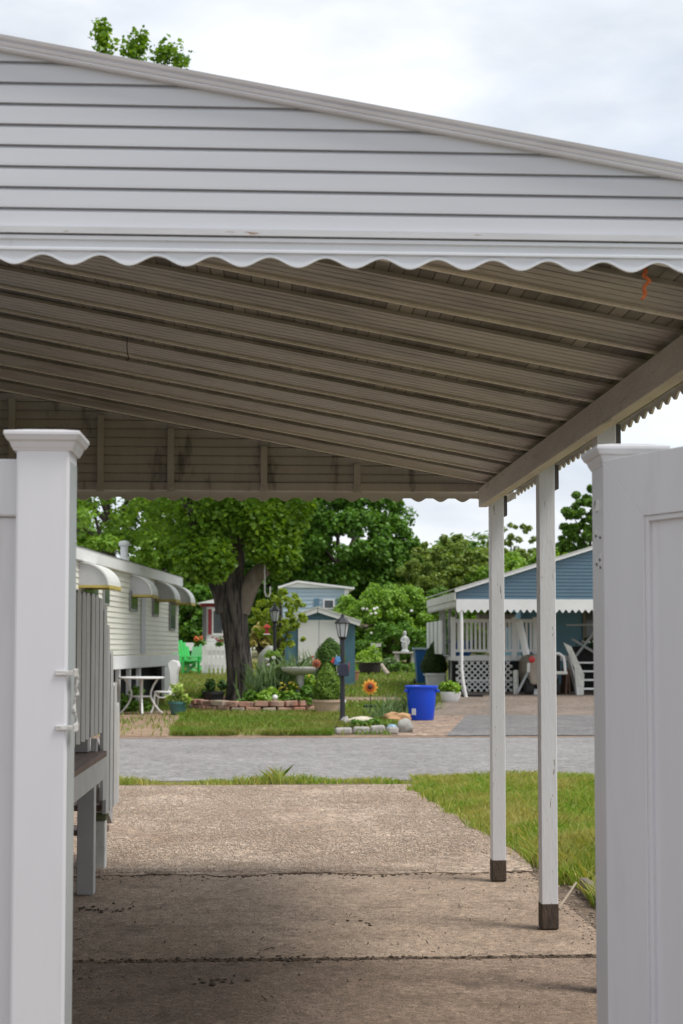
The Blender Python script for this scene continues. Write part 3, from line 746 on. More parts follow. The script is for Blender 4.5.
# timber lawn edging
for k, (ya, yb, xa, xb_, col) in enumerate(((5.2, 6.95, 1.86, 1.80, 0), (7.0, 7.95, 1.79, 1.76, 0))):
    o = MB().bar((xa, ya, .02), (xb_, yb, .03), .05, .10).build('lawn_edging', mk('grey_timber', (.25, .21, .165), (.15, .125, .10), 6, .9, .4, 30, stretch=(4, .5, 2)), bevel=.008)
    tag(o, ['nearer weathered timber board holding the lawn edge', 'weathered timber edging board ending beside the middle carport post'][k], 'edging', 'lawn edging boards')
o = MB().tube([(1.42, 6.98, .085), (1.50, 7.1, .14), (1.56, 7.22, .17)], .006, 6).build('stick', mk('pale_stick', (.36, .30, .22), (.27, .22, .16), 8, .8))
tag(o, 'pale stick leaning by the foot of the middle carport post', 'stick')
# ================================================================== ACROSS THE STREET
def local(p, o): return (p[0] - o[0], p[1] - o[1], p[2] - o[2])
def siding_wall(m, x0, x1, z0, z1, y, course=.12, lap=.018, axis='x', sgn=-1):
    z = z0
    while z < z1 - 1e-4:
        h = min(course, z1 - z)
        A = [(x0, y + sgn*lap, z), (x1, y + sgn*lap, z), (x1, y, z + h), (x0, y, z + h)]
        B = [(x0, y, z - .0005), (x1, y, z - .0005), (x1, y + sgn*lap, z), (x0, y + sgn*lap, z)]
        if axis == 'y': A = [(q[1], q[0], q[2]) for q in A]; B = [(q[1], q[0], q[2]) for q in B]
        m.add(A, [(0, 1, 2, 3)]); m.add(B, [(0, 1, 2, 3)]); z += course
    return m
# ---- white mobile home on the left
A0 = Vector((xx(75, 26), 26, 0)); A1 = Vector((xx(178, 37), 37, 0))
rzH = math.atan2(A1.y - A0.y, A1.x - A0.x) - pi / 2
LH = (A1 - A0).length
mh = thing('mobile_home', 'cream mobile home with scalloped window awnings on the left across the street', 'mobile home', A0, rzH)
cream = mk('cream_siding', (.74, .73, .65), (.69, .68, .60), 1.2, .5, stretch=(1, 1, 2))
W_ = 3.7; yn = -1.6
m = MB(); siding_wall(m, yn, LH, 1.22, 2.98, 0, .11, .018, 'y', 1); m.box(-W_, -.004, yn, LH - .02, 1.22, 3.05)
m.add([(-.004, LH, 1.22), (-W_, LH, 1.22), (-W_, LH, 2.98), (-.004, LH, 2.98)], [(0, 1, 2, 3)])
m.build('wall', cream, mh)
m = MB(); m.box(-W_ - .1, .10, yn - .1, LH + .12, 2.95, 3.19); rf = m.build('roof', white, mh, bevel=.01)
m = MB()
m.prism([(.12, 3.192), (-W_ / 2, 3.32), (-W_ - .12, 3.192)], lambda q: (q[0], yn - .12, q[1]), lambda q: (q[0], LH + .14, q[1]))
m.build('roof_sheet', mk('grey_roof', (.42, .42, .43), (.36, .36, .37), 2, .6), rf)
def wy(px):      # position along the wall for a pixel column
    d = ray(px, 640); t = (A0.x * (A1.y - A0.y) - A0.y * (A1.x - A0.x)) / (d.x * (A1.y - A0.y) - d.y * (A1.x - A0.x))
    return (Vector((d.x * t, d.y * t, 0)) - A0).length * (1 if d.y * t > 26 else -1)
m = MB(); vY = 30.3; vy = wy(139)
m.lathe([(.15, 3.15), (.11, 3.35), (.085, 3.40), (.085, 3.62), (.12, 3.64), (.13, 3.70), (.10, 3.74), (.02, 3.76)], (-.35, vy, 0), 12); m.build('vent_pipe', white, rf, smooth=True)
m = MB(); m.lathe([(.12, 3.15), (.12, 3.26), (.16, 3.28), (.05, 3.33)], (-.5, vy + 1.6, 0), 12); m.build('roof_vent', white, rf)
m = MB(); m.box(-.05, .03, yn, LH + .02, .92, 1.20); m.build('skirt_band', white, mh, bevel=.008)
m = MB(); m.box(-.06, .02, LH - 2.0, LH + .02, .05, .917); m.build('skirt_panel', white, mh, bevel=.006)
m = MB(); m.box(-W_, -.35, yn, LH - .1, .0, .915); m.build('crawl_space', dark, mh)
for yq in (3.1, 4.0, 5.1, 6.2):
    m = MB(); m.box(-.12, -.03, yq, yq + .12, 0, .917); m.build('pier', white, mh)
awn_c = mk('awning_stripe', (.72, .72, .70), (.66, .66, .64), 2, .45)
awn_s = mk('awning_side', (.50, .50, .51), (.44, .44, .45), 3, .5)
yel = mk('yellow_trim', (.50, .40, .10), (.42, .33, .08), 5, .5)
AW = [wy(p) for p in (77, 129, 154, 173)]; AE = [wy(p) for p in (90, 135.5, 159.5, 177.5)]
for y0, y1, pr in zip(AW, AE, (.56, .48, .48, .44)):
    zt, zb = 2.94, 2.46
    arc = [(0.02 + pr * math.sin(t) ** 1.0, zb + .05 + (zt - zb - .05) * math.cos(t)) for t in [pi/2 * i / 9 for i in range(10)]]
    m = MB(); poly = arc + [(arc[-1][0] - .02, arc[-1][1])] + [(x - .02, z - .018) for x, z in arc[::-1][1:]]
    m.prism(arc + [(max(.003, x - .022), z - .022) for x, z in arc[::-1]], lambda q: (q[0], y0, q[1]), lambda q: (q[0], y1, q[1]))
    aw = m.build('awning', awn_c, mh)
    for yy in (y0 + .03, y1 - .05):
        poly = [(.005, zb + .05)] + [(x - .012, z - .012) for x, z in arc]
        m = MB(); m.prism(poly, lambda q: (q[0], yy, q[1]), lambda q: (q[0], yy + .015, q[1])); m.build('side_panel', awn_s, aw)
    m = MB(); nS = int((y1 - y0) / .09)
    for i in range(nS):
        ya = y0 + (y1 - y0) * i / nS; yb = ya + (y1 - y0) / nS
        m.prism([(ya, zb + .05), (yb, zb + .05), (yb, zb + .0), ((ya+yb)/2, zb - .03), (ya, zb + .0)], lambda q: (.02 + pr - .004, q[0], q[1]), lambda q: (.02 + pr + .008, q[0], q[1]))
    for yy in (y0 + .02, y1 - .055): m.box(.01, pr + .01, yy, yy + .03, zb - .0, zb + .048)
    m.build('trim', yel, aw)
for (y0, y1, zb) in ((AW[0] + .3, AW[0] + 1.5, 2.1), (AW[0] + 2.0, AW[0] + 2.5, 2.2), (AW[1] - .1, AW[1] + .7, 2.15), (AW[2] - .35, AW[2] + .35, 2.1), (AW[3] - .7, AW[3] + .1, 1.8)):
    m = MB(); m.box(.02, .05, y0, y1, zb, 2.6); wf = m.build('window', mk('window_frame_grey', (.30, .30, .30), (.25, .25, .25), 2, .5), mh)
    m = MB(); m.box(.051, .056, y0 + .05, y1 - .05, zb + .05, 2.58); m.build('pane', glass, wf)
m = MB(); m.box(.02, .035, wy(140), wy(144), 1.23, 2.5); m.build('panel_strip', mk('pale_strip', (.60, .61, .63), (.56, .57, .6)), mh)

# ---- bistro table, chair, pots, green chairs
b0 = base(141, 29.7)
t = thing('bistro_table', 'small round white metal bistro table on the brick patio', 'table', b0)
k = 29.7 / F
MB().lathe([(.02, .725), (.46, .725), (.475, .735), (.475, .755), (.46, .765), (.02, .768)], n=28).build('table_top', white, t, smooth=True)
for a in (0.15, pi/2 + .15, pi + .15, 3*pi/2 + .15):
    c, s = math.cos(a), math.sin(a)
    pr = [(.34, .72), (.26, .60), (.20, .45), (.20, .34), (.27, .20), (.36, .08), (.44, .012)]
    MB().tube([(r * c, r * s, z) for r, z in pr], .021, 8).build('leg', white, t, smooth=True)
MB().tube([(.2 * math.cos(a), .2 * math.sin(a), .36) for a in [2*pi*i/20 for i in range(21)]], .014, 6).build('ring_brace', white, t)
MB().bar((-.2, 0, .355), (.2, 0, .355), .02, .025).build('cross_bar', white, t)

b0 = base(164, 30.0)
t = thing('bistro_chair', 'white metal bistro chair with a tall curved back beside the patio table', 'chair', b0, R(-8))
def px2(px, py, Y): q = pt(px, py, Y); return q
MB().lathe([(.02, .425), (.21, .425), (.225, .435), (.225, .45), (.19, .465), (.02, .46)], n=20).build('seat', white, t, smooth=True)
for sx_, sy_ in ((-1, -1), (1, -1), (1, 1), (-1, 1)):
    MB().tube([(.15*sx_, .15*sy_, .43), (.17*sx_, .17*sy_, .33), (.175*sx_, .17*sy_, .2), (.20*sx_, .19*sy_, .08), (.24*sx_, .21*sy_, .008)], [.028, .026, .02, .018, .024], 8).build('leg', white, t, smooth=True)
m = MB()
m.prism([(.10, .45), (.22, .45), (.235, .62), (.27, .80), (.33, .98), (.30, 1.08), (.18, 1.11), (.10, 1.04), (.14, .86), (.15, .65)], lambda q: (q[0], -.12, q[1]), lambda q: (q[0], .12, q[1]))
m.build('backrest', white, t, bevel=.01)
MB().tube([(-.14, -.18, .39), (-.06, -.19, .33), (.06, -.19, .33), (.14, -.18, .39)], .018, 6).build('apron', white, t)

def pot(name, label, px, Y, r0, r1, h, mat, cat='pot', rim=.02, group=None, n=20):
    t = tag(MB().lathe([(r0 * .9, 0), (r0, .01), (r1, h - .05), (r1 + rim, h - .05), (r1 + rim, h), (r1 - .02, h), (r1 - .03, h - .04), (.01, h - .05)], n=n).build(name, mat, smooth=True, loc=base(px, Y)), label, cat, group)
    return t
def plant(name, label, cat, px, Y, rx, ry, h, n, L, W, mat, z=0, up=.5, upright=False, group=None, flowers=None):
    b = base(px, Y); b.z += z
    if upright:
        P = np.zeros((n, 3)); P[:, 0] = rng.normal(0, rx * .55, n); P[:, 1] = rng.normal(0, ry * .55, n); P[:, 2] = rng.uniform(0, h * .6, n)
        V, Q = blades(P, h * .55, W)
    else:
        k = max(5, n // 60); C = unit(rng.normal(size=(k, 3))); C[:, 2] = np.abs(C[:, 2])
        C = C * np.array([rx, ry, h]) * rng.uniform(.35, .9, (k, 1)); C[:, 2] += h * .05
        P, u = clumps(C, min(rx, h) * .38, n); P[:, 2] = np.maximum(P[:, 2], .02)
        V, Q = leafmesh(P, L, W, up, out=u)
    o = npmesh('foliage' if not flowers else 'foliage', V, Q, mat)
    t = thing(name, label, cat, b, 0, group); o.parent = t
    MB().tube([(0, 0, -.02), (.02, 0, h * .25), (0, .02, h * .6)], [.025, .02, .008], 6).build('stem', mk('stem', (.08, .09, .03), (.06, .06, .03)), t)
    if flowers:
        fm, nf, fr = flowers; m = MB()
        for i in range(nf):
            a = random.uniform(0, 2*pi); q = random.uniform(.3, 1)
            m.blob((rx * q * math.cos(a), ry * q * math.sin(a) * .8 - ry * .2, h * random.uniform(.55, 1.02)), (fr, fr, fr * .8), 1, .3)
        m.build('flower', fm, t)
    return t
lg = mkleaf('leaf_mid', [(.05, .11, .018), (.075, .15, .025), (.10, .19, .03), (.06, .13, .02)], .3)
lb_ = mkleaf('leaf_bright', [(.10, .20, .02), (.16, .27, .03), (.20, .30, .05), (.13, .23, .03)], .35)
ld = mkleaf('leaf_dark', [(.018, .045, .012), (.03, .07, .018), (.04, .085, .02), (.025, .055, .015)], .2)
lgrey = mkleaf('leaf_greygreen', [(.08, .13, .06), (.11, .17, .08), (.14, .20, .10), (.07, .12, .05)], .25)
lhosta = mkleaf('leaf_hosta', [(.12, .21, .04), (.20, .29, .07), (.38, .42, .18), (.15, .24, .04)], .3)
yellow_f = mk('yellow_flower', (.70, .58, .08), (.6, .45, .05), 20, .6)
pink_f = mk('pink_flower', (.62, .16, .18), (.5, .1, .14), 20, .6)
white_f = mk('white_flower', (.75, .74, .72), (.7, .7, .66), 20, .6)
teal = mk('teal_glaze', (.07, .20, .20), (.05, .15, .155), 4, .3)
pot('plant_pot', 'teal glazed pot holding the hosta beside the white chair', 178, 29.3, .14, .19, .27, teal)
plant('potted_hosta', 'variegated hosta growing in the teal pot', 'plant', 179, 29.3, .24, .22, .38, 260, .20, .10, lhosta, .22, .4)
def adirondack(label, px, Y, mat, rz, group, s=1):
    b = base(px, Y); t = thing('garden_chair', label, 'garden chair', b, rz, group)
    m = MB()
    for i in range(5): m.cbox(((i - 2) * .105, -.28 + i * 0, .36), (.095, .55, .025), (R(-12), 0, 0))
    m.build('seat', mat, t)
    m = MB()
    for i in range(6):
        x = (i - 2.5) * .10; h = .78 - abs(i - 2.5) ** 2 * .035; m.cbox((x * 1.1, .13, .33 + h / 2), (.095, .025, h), (R(-18), (i - 2.5) * .03, 0))
    m.build('backrest', mat, t)
    for sx_ in (-1, 1):
        m = MB(); m.box(sx_*.30 - .05 + sx_*.03, sx_*.30 + .05 + sx_*.03, -.55, .12, .53, .555); m.build('armrest', mat, t)
        m = MB(); m.box(sx_*.30 - .02, sx_*.30 + .02, -.52, -.42, 0, .53); m.build('leg', mat, t)
        m = MB(); m.bar((sx_*.28, -.3, .30), (sx_*.28, .38, .02), .03, .1); m.build('leg', mat, t)
    t.scale = (s, s, s); return t
gA = mk('green_plastic', (.03, .50, .09), (.025, .44, .07), 2, .35); gB = mk('mint_plastic', (.20, .62, .25), (.16, .55, .2), 2, .35)
adirondack('bright green slatted garden chair by the end of the mobile home', 183, 46.5, gA, R(35), 'garden chairs on the far lawn')
adirondack('paler mint green garden chair standing by the white picket fence', 194, 47, gB, R(-50), 'garden chairs on the far lawn')
# picket fence
fb = base(215, 46)
t = thing('picket_fence', 'white picket fence on the lawn behind the big maple trunk', 'fence', fb)
k = 46 / F
for i in range(11):
    x = (206 - 215 + i * 4.3) * k; m = MB(); h = .95 - (.0 if i % 1 else 0)
    m.prism([(x, 0), (x + .07, 0), (x + .07, h - .06), (x + .035, h), (x, h - .06)], lambda q: (q[0], -.012, q[1]), lambda q: (q[0], .012, q[1])); m.build('picket', white, t)
for z in (.25, .72): MB().box(-.40, 1.0, .014, .05, z - .06, z + .06).build('rail', white, t)
MB().box(-.42, -.30, -.05, .06, 0, 1.0).build('fence_post', white, t)
fb = base(190, 50); t = thing('rail_fence', 'low white board fence behind the green garden chairs', 'fence', fb)
for z in (.1, .62): MB().box(-.7, 1.6, -.02, .02, z, z + .28).build('rail', white, t)
for x in (-.6, .5, 1.5): MB().box(x, x + .1, .022, .10, 0, .92).build('fence_post', white, t)
for px, mt, lab in ((198, mk('orange_flower', (.62, .16, .03), (.5, .1, .02), 20), 'orange flower cluster on top of the picket fence'), (219, mk('dark_red_flower', (.25, .02, .03), (.2, .02, .02), 20), 'dark red flower cluster beside the maple trunk on the picket fence')):
    plant('flower_cluster', lab, 'flowers', px, 45.6, .26, .15, .3, 120, .1, .08, lg, .92, .5, flowers=(mt, 14, .045))
# far left house with red shutters
fb = base(224, 53.5); k = 53.5 / F
t = thing('far_cottage', 'far white cottage with dark red shutters left of the maple trunk', 'house', fb)
m = MB(); x0, x1 = (203-224)*k, .55; siding_wall(m, x0, x1, .0, 2.75, 0, .15, .02); m.box(x0, x1, .01, 4, 0, 2.75); m.build('wall', white, t)
m = MB(); m.prism([(x0 - .25, 2.76), (x1 + .2, 2.76), (x1 + .2, 3.15), (x0 + 1.2, 3.15)], lambda q: (q[0], -.3, q[1]), lambda q: (q[0], 4.2, q[1])); m.build('roof', white, t)
m = MB(); m.box(x0 - .1, x1, -.06, -.025, 2.60, 2.74); m.build('red_fascia', mk('dark_red', (.25, .02, .03), (.2, .015, .02)), t)
for xa, xb in (((208-224)*k, (211.5-224)*k), ((226-224)*k, (230-224)*k)):
    m = MB(); m.box(xa, xb, -.06, -.022, 1.35, 2.5); m.build('shutter', mk('dark_red', (.25, .02, .03)), t)
m = MB(); m.box((212-224)*k, (223-224)*k, -.05, -.022, 1.3, 2.52); wf = m.build('window', white, t)
m = MB(); m.box((213.2-224)*k, (222-224)*k, -.056, -.051, 1.4, 2.42); m.build('pane', glass, wf)
t.scale = (1, 1, .82)
m = MB(); m.box(x0 - .02, x0 + .12, -.10, -.024, 0, 2.6); m.build('corner_post', mk('dark_trim', (.1, .1, .1)), t)

# ---- maple tree
MY = 32.0; mb = base(241, MY)
mt_ = thing('maple_tree', 'large maple tree with dark furrowed trunk in the stone edged bed', 'tree', mb)
def P3(px, py, Y=MY): q = pt(px, py, Y); return (q.x - mb.x, q.y - mb.y, q.z - mb.z)
k = MY / F
def trunk_mesh(rows, n=28, groove=.07):
    m = MB(); o = 0
    for i, (px, py, w, dy) in enumerate(rows):
        c = P3(px, py, MY + dy)
        for j in range(n):
            a = 2*pi*j/n; g = 1 + groove * math.sin(a * 5 + i * .35) + groove * .6 * math.sin(a * 9 + 1 + i * .2) + random.uniform(-.02, .02)
            w *= 1.0
            m.v.append((c[0] + w * k / 2 * .86 * g * math.cos(a), c[1] + w * k / 2 * g * math.sin(a), c[2]))
    for i in range(len(rows) - 1):
        for j in range(n): m.f.append((i*n+j, i*n+(j+1) % n, (i+1)*n+(j+1) % n, (i+1)*n+j)); m.mi.append(0)
    m.f.append(tuple((len(rows)-1)*n + j for j in range(n))); m.mi.append(0)
    return m
rows = [(242, 712, 44, 0), (241.5, 702, 39, 0), (241, 694, 34, 0), (240, 680, 31, 0), (238.5, 665, 29, 0), (237, 650, 28, 0), (235.5, 635, 28, 0), (234, 620, 29.5, 0), (233, 608, 31, 0), (232, 598, 31, 0), (232, 588, 28, 0), (233, 576, 24, 0), (235, 560, 21, 0), (237, 540, 19, 0), (239, 515, 18, 0), (240, 485, 16, 0), (242, 450, 14, 0), (243, 400, 10, 0)]
trunk = trunk_mesh(rows).build('trunk', bark, mt_, smooth=True)
def limb(pts, rs, mat=bark, par=mt_):
    MB().tube([P3(*p) for p in pts], [r * k for r in rs], 14).build('limb', mat, par, smooth=True)
limb([(226, 612), (222, 596), (212, 574), (200, 540, MY - .5), (188, 505, MY - 1), (170, 450, MY - 1.5), (150, 390, MY - 2)], [11, 9, 7.5, 6, 5, 4, 2.5])
limb([(239, 612), (246, 592), (254, 578), (262, 570), (266, 567.5)], [11, 10.5, 9, 8.5, 8.2], barkl)
limb([(246, 590), (262, 566, MY + .4), (276, 540, MY + .8), (290, 500, MY + 1), (312, 440, MY + 1)], [5, 4.5, 4, 3.4, 2.5])
limb([(240, 470), (262, 420, MY + 1), (280, 360, MY + 2)], [5, 4, 2.5])
mapleleaf = mkleaf('maple_leaf', [(.055, .115, .013), (.08, .155, .017), (.12, .21, .022), (.09, .17, .018), (.18, .28, .03)], .45, .45, gain=1.4)
cc = []
cc.append(crown_centres((-1.0, 1.0, 9.0), (5.2, 4.6, 5.0), 210, .45))
low = [(195, 560, -1.5, .55), (203, 540, -1, .6), (212, 556, -1.6, .5), (219, 562, -1.3, .4), (188, 530, -.5, .7), (175, 510, 0, .7), (220, 525, -1, .55),
       (250, 520, -1, .55), (262, 535, -.8, .5), (272, 520, -.5, .5), (283, 540, -.3, .45), (290, 520, 0, .5), (276, 556, -.6, .35), (288, 560, -.5, .3), (262, 552, -1, .3), (240, 540, 1.2, .6), (296, 505, .2, .5), (225, 505, -1, .6), (250, 500, 0, .7), (200, 505, -1, .7), (281, 572, -.6, .22), (185, 552, -1, .35), (214, 572, -1.6, .3), (206, 568, -1.5, .35)]
C2 = np.array([P3(px, py, MY + dy) for px, py, dy, r in low]); r2 = [r for *_, r in low]
Pa, ua = clumps(cc[0], .78, 46000)
Pb, ub = clumps(C2, r2, 11500)
tops = []
def shoot(px, py, spread, n, Y=MY):
    q = np.array([P3(px + rng.normal(0, spread), py + rng.normal(0, spread * .9), Y) for _ in range(n)]); q[:, 1] += rng.normal(0, .2, n); return q
Pt = np.vstack([shoot(102, 30, 4.2, 135), shoot(104, 42, 4.5, 135), shoot(103, 52, 4, 90), shoot(140, 38, 3.5, 90), shoot(137, 49, 6.5, 180), shoot(132, 55, 6, 90), shoot(166, 53, 5, 135), shoot(180, 59, 5, 120), shoot(160, 60, 5, 75)])
Pt = np.vstack([Pt, shoot(98, 76, 10, 260), shoot(132, 84, 10, 300), shoot(168, 92, 10, 260), shoot(120, 110, 22, 700)])
Pt = Pt[(Pt[:, 2] < P3(103, 60)[2] - .012 * 0) | (np.arange(len(Pt)) < len(Pt) - 1520)]
keepm = []
P_all = np.vstack([Pa, Pb, Pt]); U = np.vstack([ua, ub, unit(rng.normal(size=Pt.shape))])
# crown top stays below the sight line over the carport except the three shoots: it is a lower, broader crown
sel = np.ones(len(P_all), bool)
sel[:len(Pa)] = (Pa[:, 2] < 12.6 - .12 * (Pa[:, 0] + 4)) & ~((Pa[:, 2] < 4.6) & (Pa[:, 1] < .3))
V, Q = leafmesh(P_all[sel], .125, .105, .5, out=U[sel] * .6, droop=.3)
npmesh('crown', V, Q, mapleleaf, mt_)
m = MB()
for px, py0, py1 in ((103, 100, 28), (138, 110, 38), (168, 115, 52)):
    m.tube([P3(px - 6, py0), P3(px - 2, (py0 + py1) / 2), P3(px, py1)], [.035, .02, .008], 6)
    m.tube([P3(px - 30, 400), P3(px - 12, 220), P3(px - 6, py0)], [.09, .06, .035], 6)
m.build('twig', bark_far, mt_)

# ---- stone edged bed and its plants
bx_, by_ = xx(262, 31.6), 31.7
m = MB(); reds = []
st1 = mk('brick_stone', (.42, .20, .145), (.45, .30, .23), 3.6, .9, .5, 30, fine=.25, fscale=9, c3=(.24, .15, .125), s3=4, lo3=.5, hi3=.62)
st2 = mk('tan_stone', (.46, .38, .30), (.38, .30, .24), 3, .9, .5, 30, fine=.2, fscale=9)
nst = 30
for row in range(2):
    for i in range(nst):
        a0 = 2*pi*(i + .5 * row) / nst; rx, ry = 1.50 - .03 * row, 1.75 - .03 * row
        c = (rx * math.cos(a0), ry * math.sin(a0), .0625 + row * .125 + random.uniform(-.008, .008))
        L = 2*pi*1.6/nst * random.uniform(.78, .985)
        tn = math.atan2(ry * math.cos(a0), -rx * math.sin(a0))
        q = MB().cbox(c, (L, .22 + random.uniform(-.03, .03), .112), (random.uniform(-.05, .05), random.uniform(-.05, .05), tn + random.uniform(-.07, .07)))
        m.add(q.v, q.f, random.choice([0, 0, 1]) if row == 0 else random.choice([0, 0, 1]))
ring = m.build('stone_edging', [st1, st2], loc=(bx_, by_, 0), bevel=.014)
tag(ring, 'low ring wall of reddish and tan stones round the maple bed', 'stone edging')
m = MB(); m.lathe([(1.42, -.02), (1.40, .13), (.8, .17), (.02, .19)], n=28, sy=1.16); kind(m.build('bed_soil', soil, loc=(bx_, by_, 0)), 'structure')
BZ = .13
beds = [('iris_clump', 'grey green iris blades right of the maple trunk', 272, 31.2, .42, .3, .85, 160, .05, lgrey, True, None),
 ('iris_clump', 'taller grey green iris clump behind the bird bath', 300, 32.6, .55, .3, .95, 180, .05, lgrey, True, None),
 ('leafy_perennial', 'dark green perennial at the front of the bed by the trunk foot', 254, 30.35, .42, .25, .36, 420, .14, lg, False, None),
 ('leafy_perennial', 'yellow green perennial below the bird bath on its left', 276, 30.9, .35, .3, .50, 380, .15, lb_, False, (yellow_f, 10, .03)),
 ('leafy_perennial', 'bright lime clump touching the left of the bird bath stem', 288, 30.9, .28, .25, .50, 300, .13, lb_, False, (yellow_f, 8, .03)),
 ('leafy_perennial', 'mid green clump at the front edge under the bird bath', 295, 30.3, .35, .2, .30, 300, .13, lg, False, None),
 ('leafy_perennial', 'broad leaved plant between bird bath and cone shrub', 311, 30.8, .38, .3, .52, 420, .16, lg, False, (yellow_f, 6, .03)),
 ('leafy_perennial', 'small green plant in the right end of the bed', 323, 31.2, .25, .2, .30, 200, .10, lg, False, None),
 ('leafy_perennial', 'shaggy perennial with pale blooms just behind the trunk', 262, 32.8, .35, .3, .75, 380, .14, lgrey, False, (yellow_f, 8, .04)),
 ('rose_bush', 'leafy bush with white blooms behind the bird bath bowl', 288, 33.0, .5, .3, .95, 480, .11, lg, False, (white_f, 9, .055)),
 ('rose_bush', 'bush with a few pink blooms in front of the shed doors', 307, 33.3, .35, .3, .98, 320, .10, lg, False, (pink_f, 6, .05)),
 ('leafy_perennial', 'low bright mound at the bed front between trunk and ornament', 265, 30.2, .30, .2, .30, 300, .12, lb_, False, None),
 ('leafy_perennial', 'tall leafy clump right behind the bird bath stem', 305, 31.9, .38, .3, .62, 380, .14, lb_, False, (yellow_f, 6, .03)),
 ('leafy_perennial', 'broad green mound filling the bed behind the lime clump', 283, 31.9, .45, .3, .62, 460, .14, lg, False, None),
 ('leafy_perennial', 'grey green mound against the right side of the trunk', 259, 31.3, .32, .25, .55, 340, .13, lgrey, False, None),
 ('leafy_perennial', 'green tuft at the left end of the bed by the black pot', 206, 31.6, .28, .25, .30, 260, .12, lg, False, None)]
for nm, lab, px, Y, rx, ry, h, n, L, mat, upr, fl in beds:
    plant(nm, lab, 'plant', px, Y, rx, ry, h, n * (2 if not upr else 2), L * .8, (L * .45 if not upr else .045), mat, BZ, .5, upr, 'plants in the stone edged bed', fl)
pot('plant_pot', 'black plastic pot left of the maple trunk', 213.5, 31.3, .18, .23, .30, mk('black_plastic', (.02, .02, .02), (.03, .03, .03), 4, .4)).location.z = BZ - .02
plant('potted_shrub', 'low dark shrub in the black pot left of the trunk', 'plant', 213.5, 31.3, .38, .3, .28, 420, .10, .05, ld, BZ + .26)
# bird bath
b0 = base(300, 31.0); b0.z = BZ
t = thing('bird_bath', 'pale concrete bird bath standing in the stone edged bed', 'bird bath', b0)
bbm = mk('pale_concrete', (.58, .57, .53), (.45, .44, .41), 6, .85, .3, 30)
MB().lathe([(.17, 0), (.16, .05), (.11, .10), (.085, .35), (.08, .55), (.11, .64), (.13, .66)], n=18).build('pedestal', bbm, t, smooth=True)
MB().lathe([(.10, .64), (.25, .67), (.40, .73), (.44, .79), (.44, .815), (.39, .81), (.30, .76), (.02, .735)], n=28).build('bowl', bbm, t, smooth=True)
# small garden ornament
b0 = base(275, 30.05); b0.z = .13
t = thing('garden_ornament', 'little white mushroom topped garden ornament at the front of the bed', 'ornament', b0)
MB().lathe([(.05, 0), (.06, .05), (.035, .10), (.05, .14), (.07, .17), (.03, .20)], n=12).build('base', mk('cream_clay', (.52, .45, .35), (.45, .38, .3)), t, smooth=True)
MB().lathe([(.03, .20), (.075, .23), (.08, .27), (.05, .32), (.01, .335)], n=12).build('cap', white, t, smooth=True)
t.scale = (.75, .75, .75)
# ---- lamp posts
lampglass = mk('lamp_glass', (.55, .58, .58), (.5, .52, .52), 3, .25)
def lamp_post(label, px, Y, H, s=1):
    t = thing('lamp_post', label, 'lamp post', base(px, Y))
    hb = H - .42 * s
    MB().lathe([(.09, 0), (.085, .06), (.055, .10), (.045, .16), (.040, hb - .06), (.05, hb - .05), (.07, hb - .02), (.08, hb)], n=14).build('pole', black, t, smooth=True)
    MB().lathe([(.075*s, hb), (.12*s, hb + .25*s)], n=6).build('glass', lampglass, t)
    m = MB()
    for j in range(6):
        a = 2*pi*j/6; m.tube([(.077*s*math.cos(a), .077*s*math.sin(a), hb), (.123*s*math.cos(a), .123*s*math.sin(a), hb + .25*s)], .009*s, 5)
    m.build('frame', black, t)
    MB().lathe([(.15*s, hb + .25*s), (.155*s, hb + .265*s), (.08*s, hb + .34*s), (.04*s, hb + .37*s), (.03*s, hb + .40*s), (.035*s, hb + .415*s), (.008*s, hb + .44*s)], n=6).build('lantern_cap', black, t)
    return t
LP = lamp_post('black lantern post by the kerb stones with a mailbox on its pole', 342.5, 25.7, 1.96, .95)
t = thing('mailbox', 'dark mailbox with coloured decal mounted on the lantern post', 'mailbox', base(343, 25.55) + Vector((0, 0, .86)))
m = MB(); m.prism([(-.09, 0), (.09, 0), (.09, .16), (.06, .22), (-.06, .22), (-.09, .16)], lambda q: (q[0], -.30, q[1]), lambda q: (q[0], .10, q[1])); m.build('body', mk('navy_metal', (.018, .022, .045), (.025, .03, .055), 4, .35), t, bevel=.01)
MB().box(.092, .105, -.22, -.18, .10, .25).build('flag', mk('red_paint', (.45, .03, .03), (.4, .02, .02)), t)
MB().box(-.10, -.092, -.25, -.05, .02, .05).build('decal', white, t)
t = thing('garden_flag', 'small red white and blue flags tucked beside the lantern post', 'flag', base(336, 25.5) + Vector((0, 0, 1.04)))
for i, (cx_, cz, mt) in enumerate(((-.05, .13, (.5, .05, .05)), (.02, .10, (.10, .28, .55)), (.05, .17, (.12, .30, .58)))):
    m = MB(); m.cbox((cx_, -.02 * i, cz), (.13, .012, .14), (0, .5 - .4 * i, .3)); m.build('cloth', mk('flag_%s' % ('red', 'blue', 'blue')[i], mt, tuple(c * .8 for c in mt), 30), t)
MB().tube([(.02, .01, -.15), (.02, .01, .28)], .007, 5).build('stick', white, t)
t.scale = (.7, .7, .7)
lamp_post('thinner black lantern post among the shrubs near the shed', 274.5, 35.2, 2.30, 1.0)
# hanging basket on it
hb_ = base(275, 34.9) + Vector((0, 0, .95)); t = thing('flower_basket', 'dark hanging basket with trailing greens on the thinner lantern post', 'basket', hb_)
MB().lathe([(.06, -.16), (.17, -.08), (.21, .04), (.22, .06), (.19, .05), (.02, .02)], n=14).build('bowl', mk('coir', (.05, .04, .03), (.03, .025, .02), 20, .9), t)
C = rng.normal(0, .12, (10, 3)); C[:, 2] = .12 + rng.normal(0, .05, 10); Pq, uq = clumps(C, .11, 320); V, Q = leafmesh(Pq, .08, .045, .4, uq); npmesh('foliage', V, Q, lb_, t)
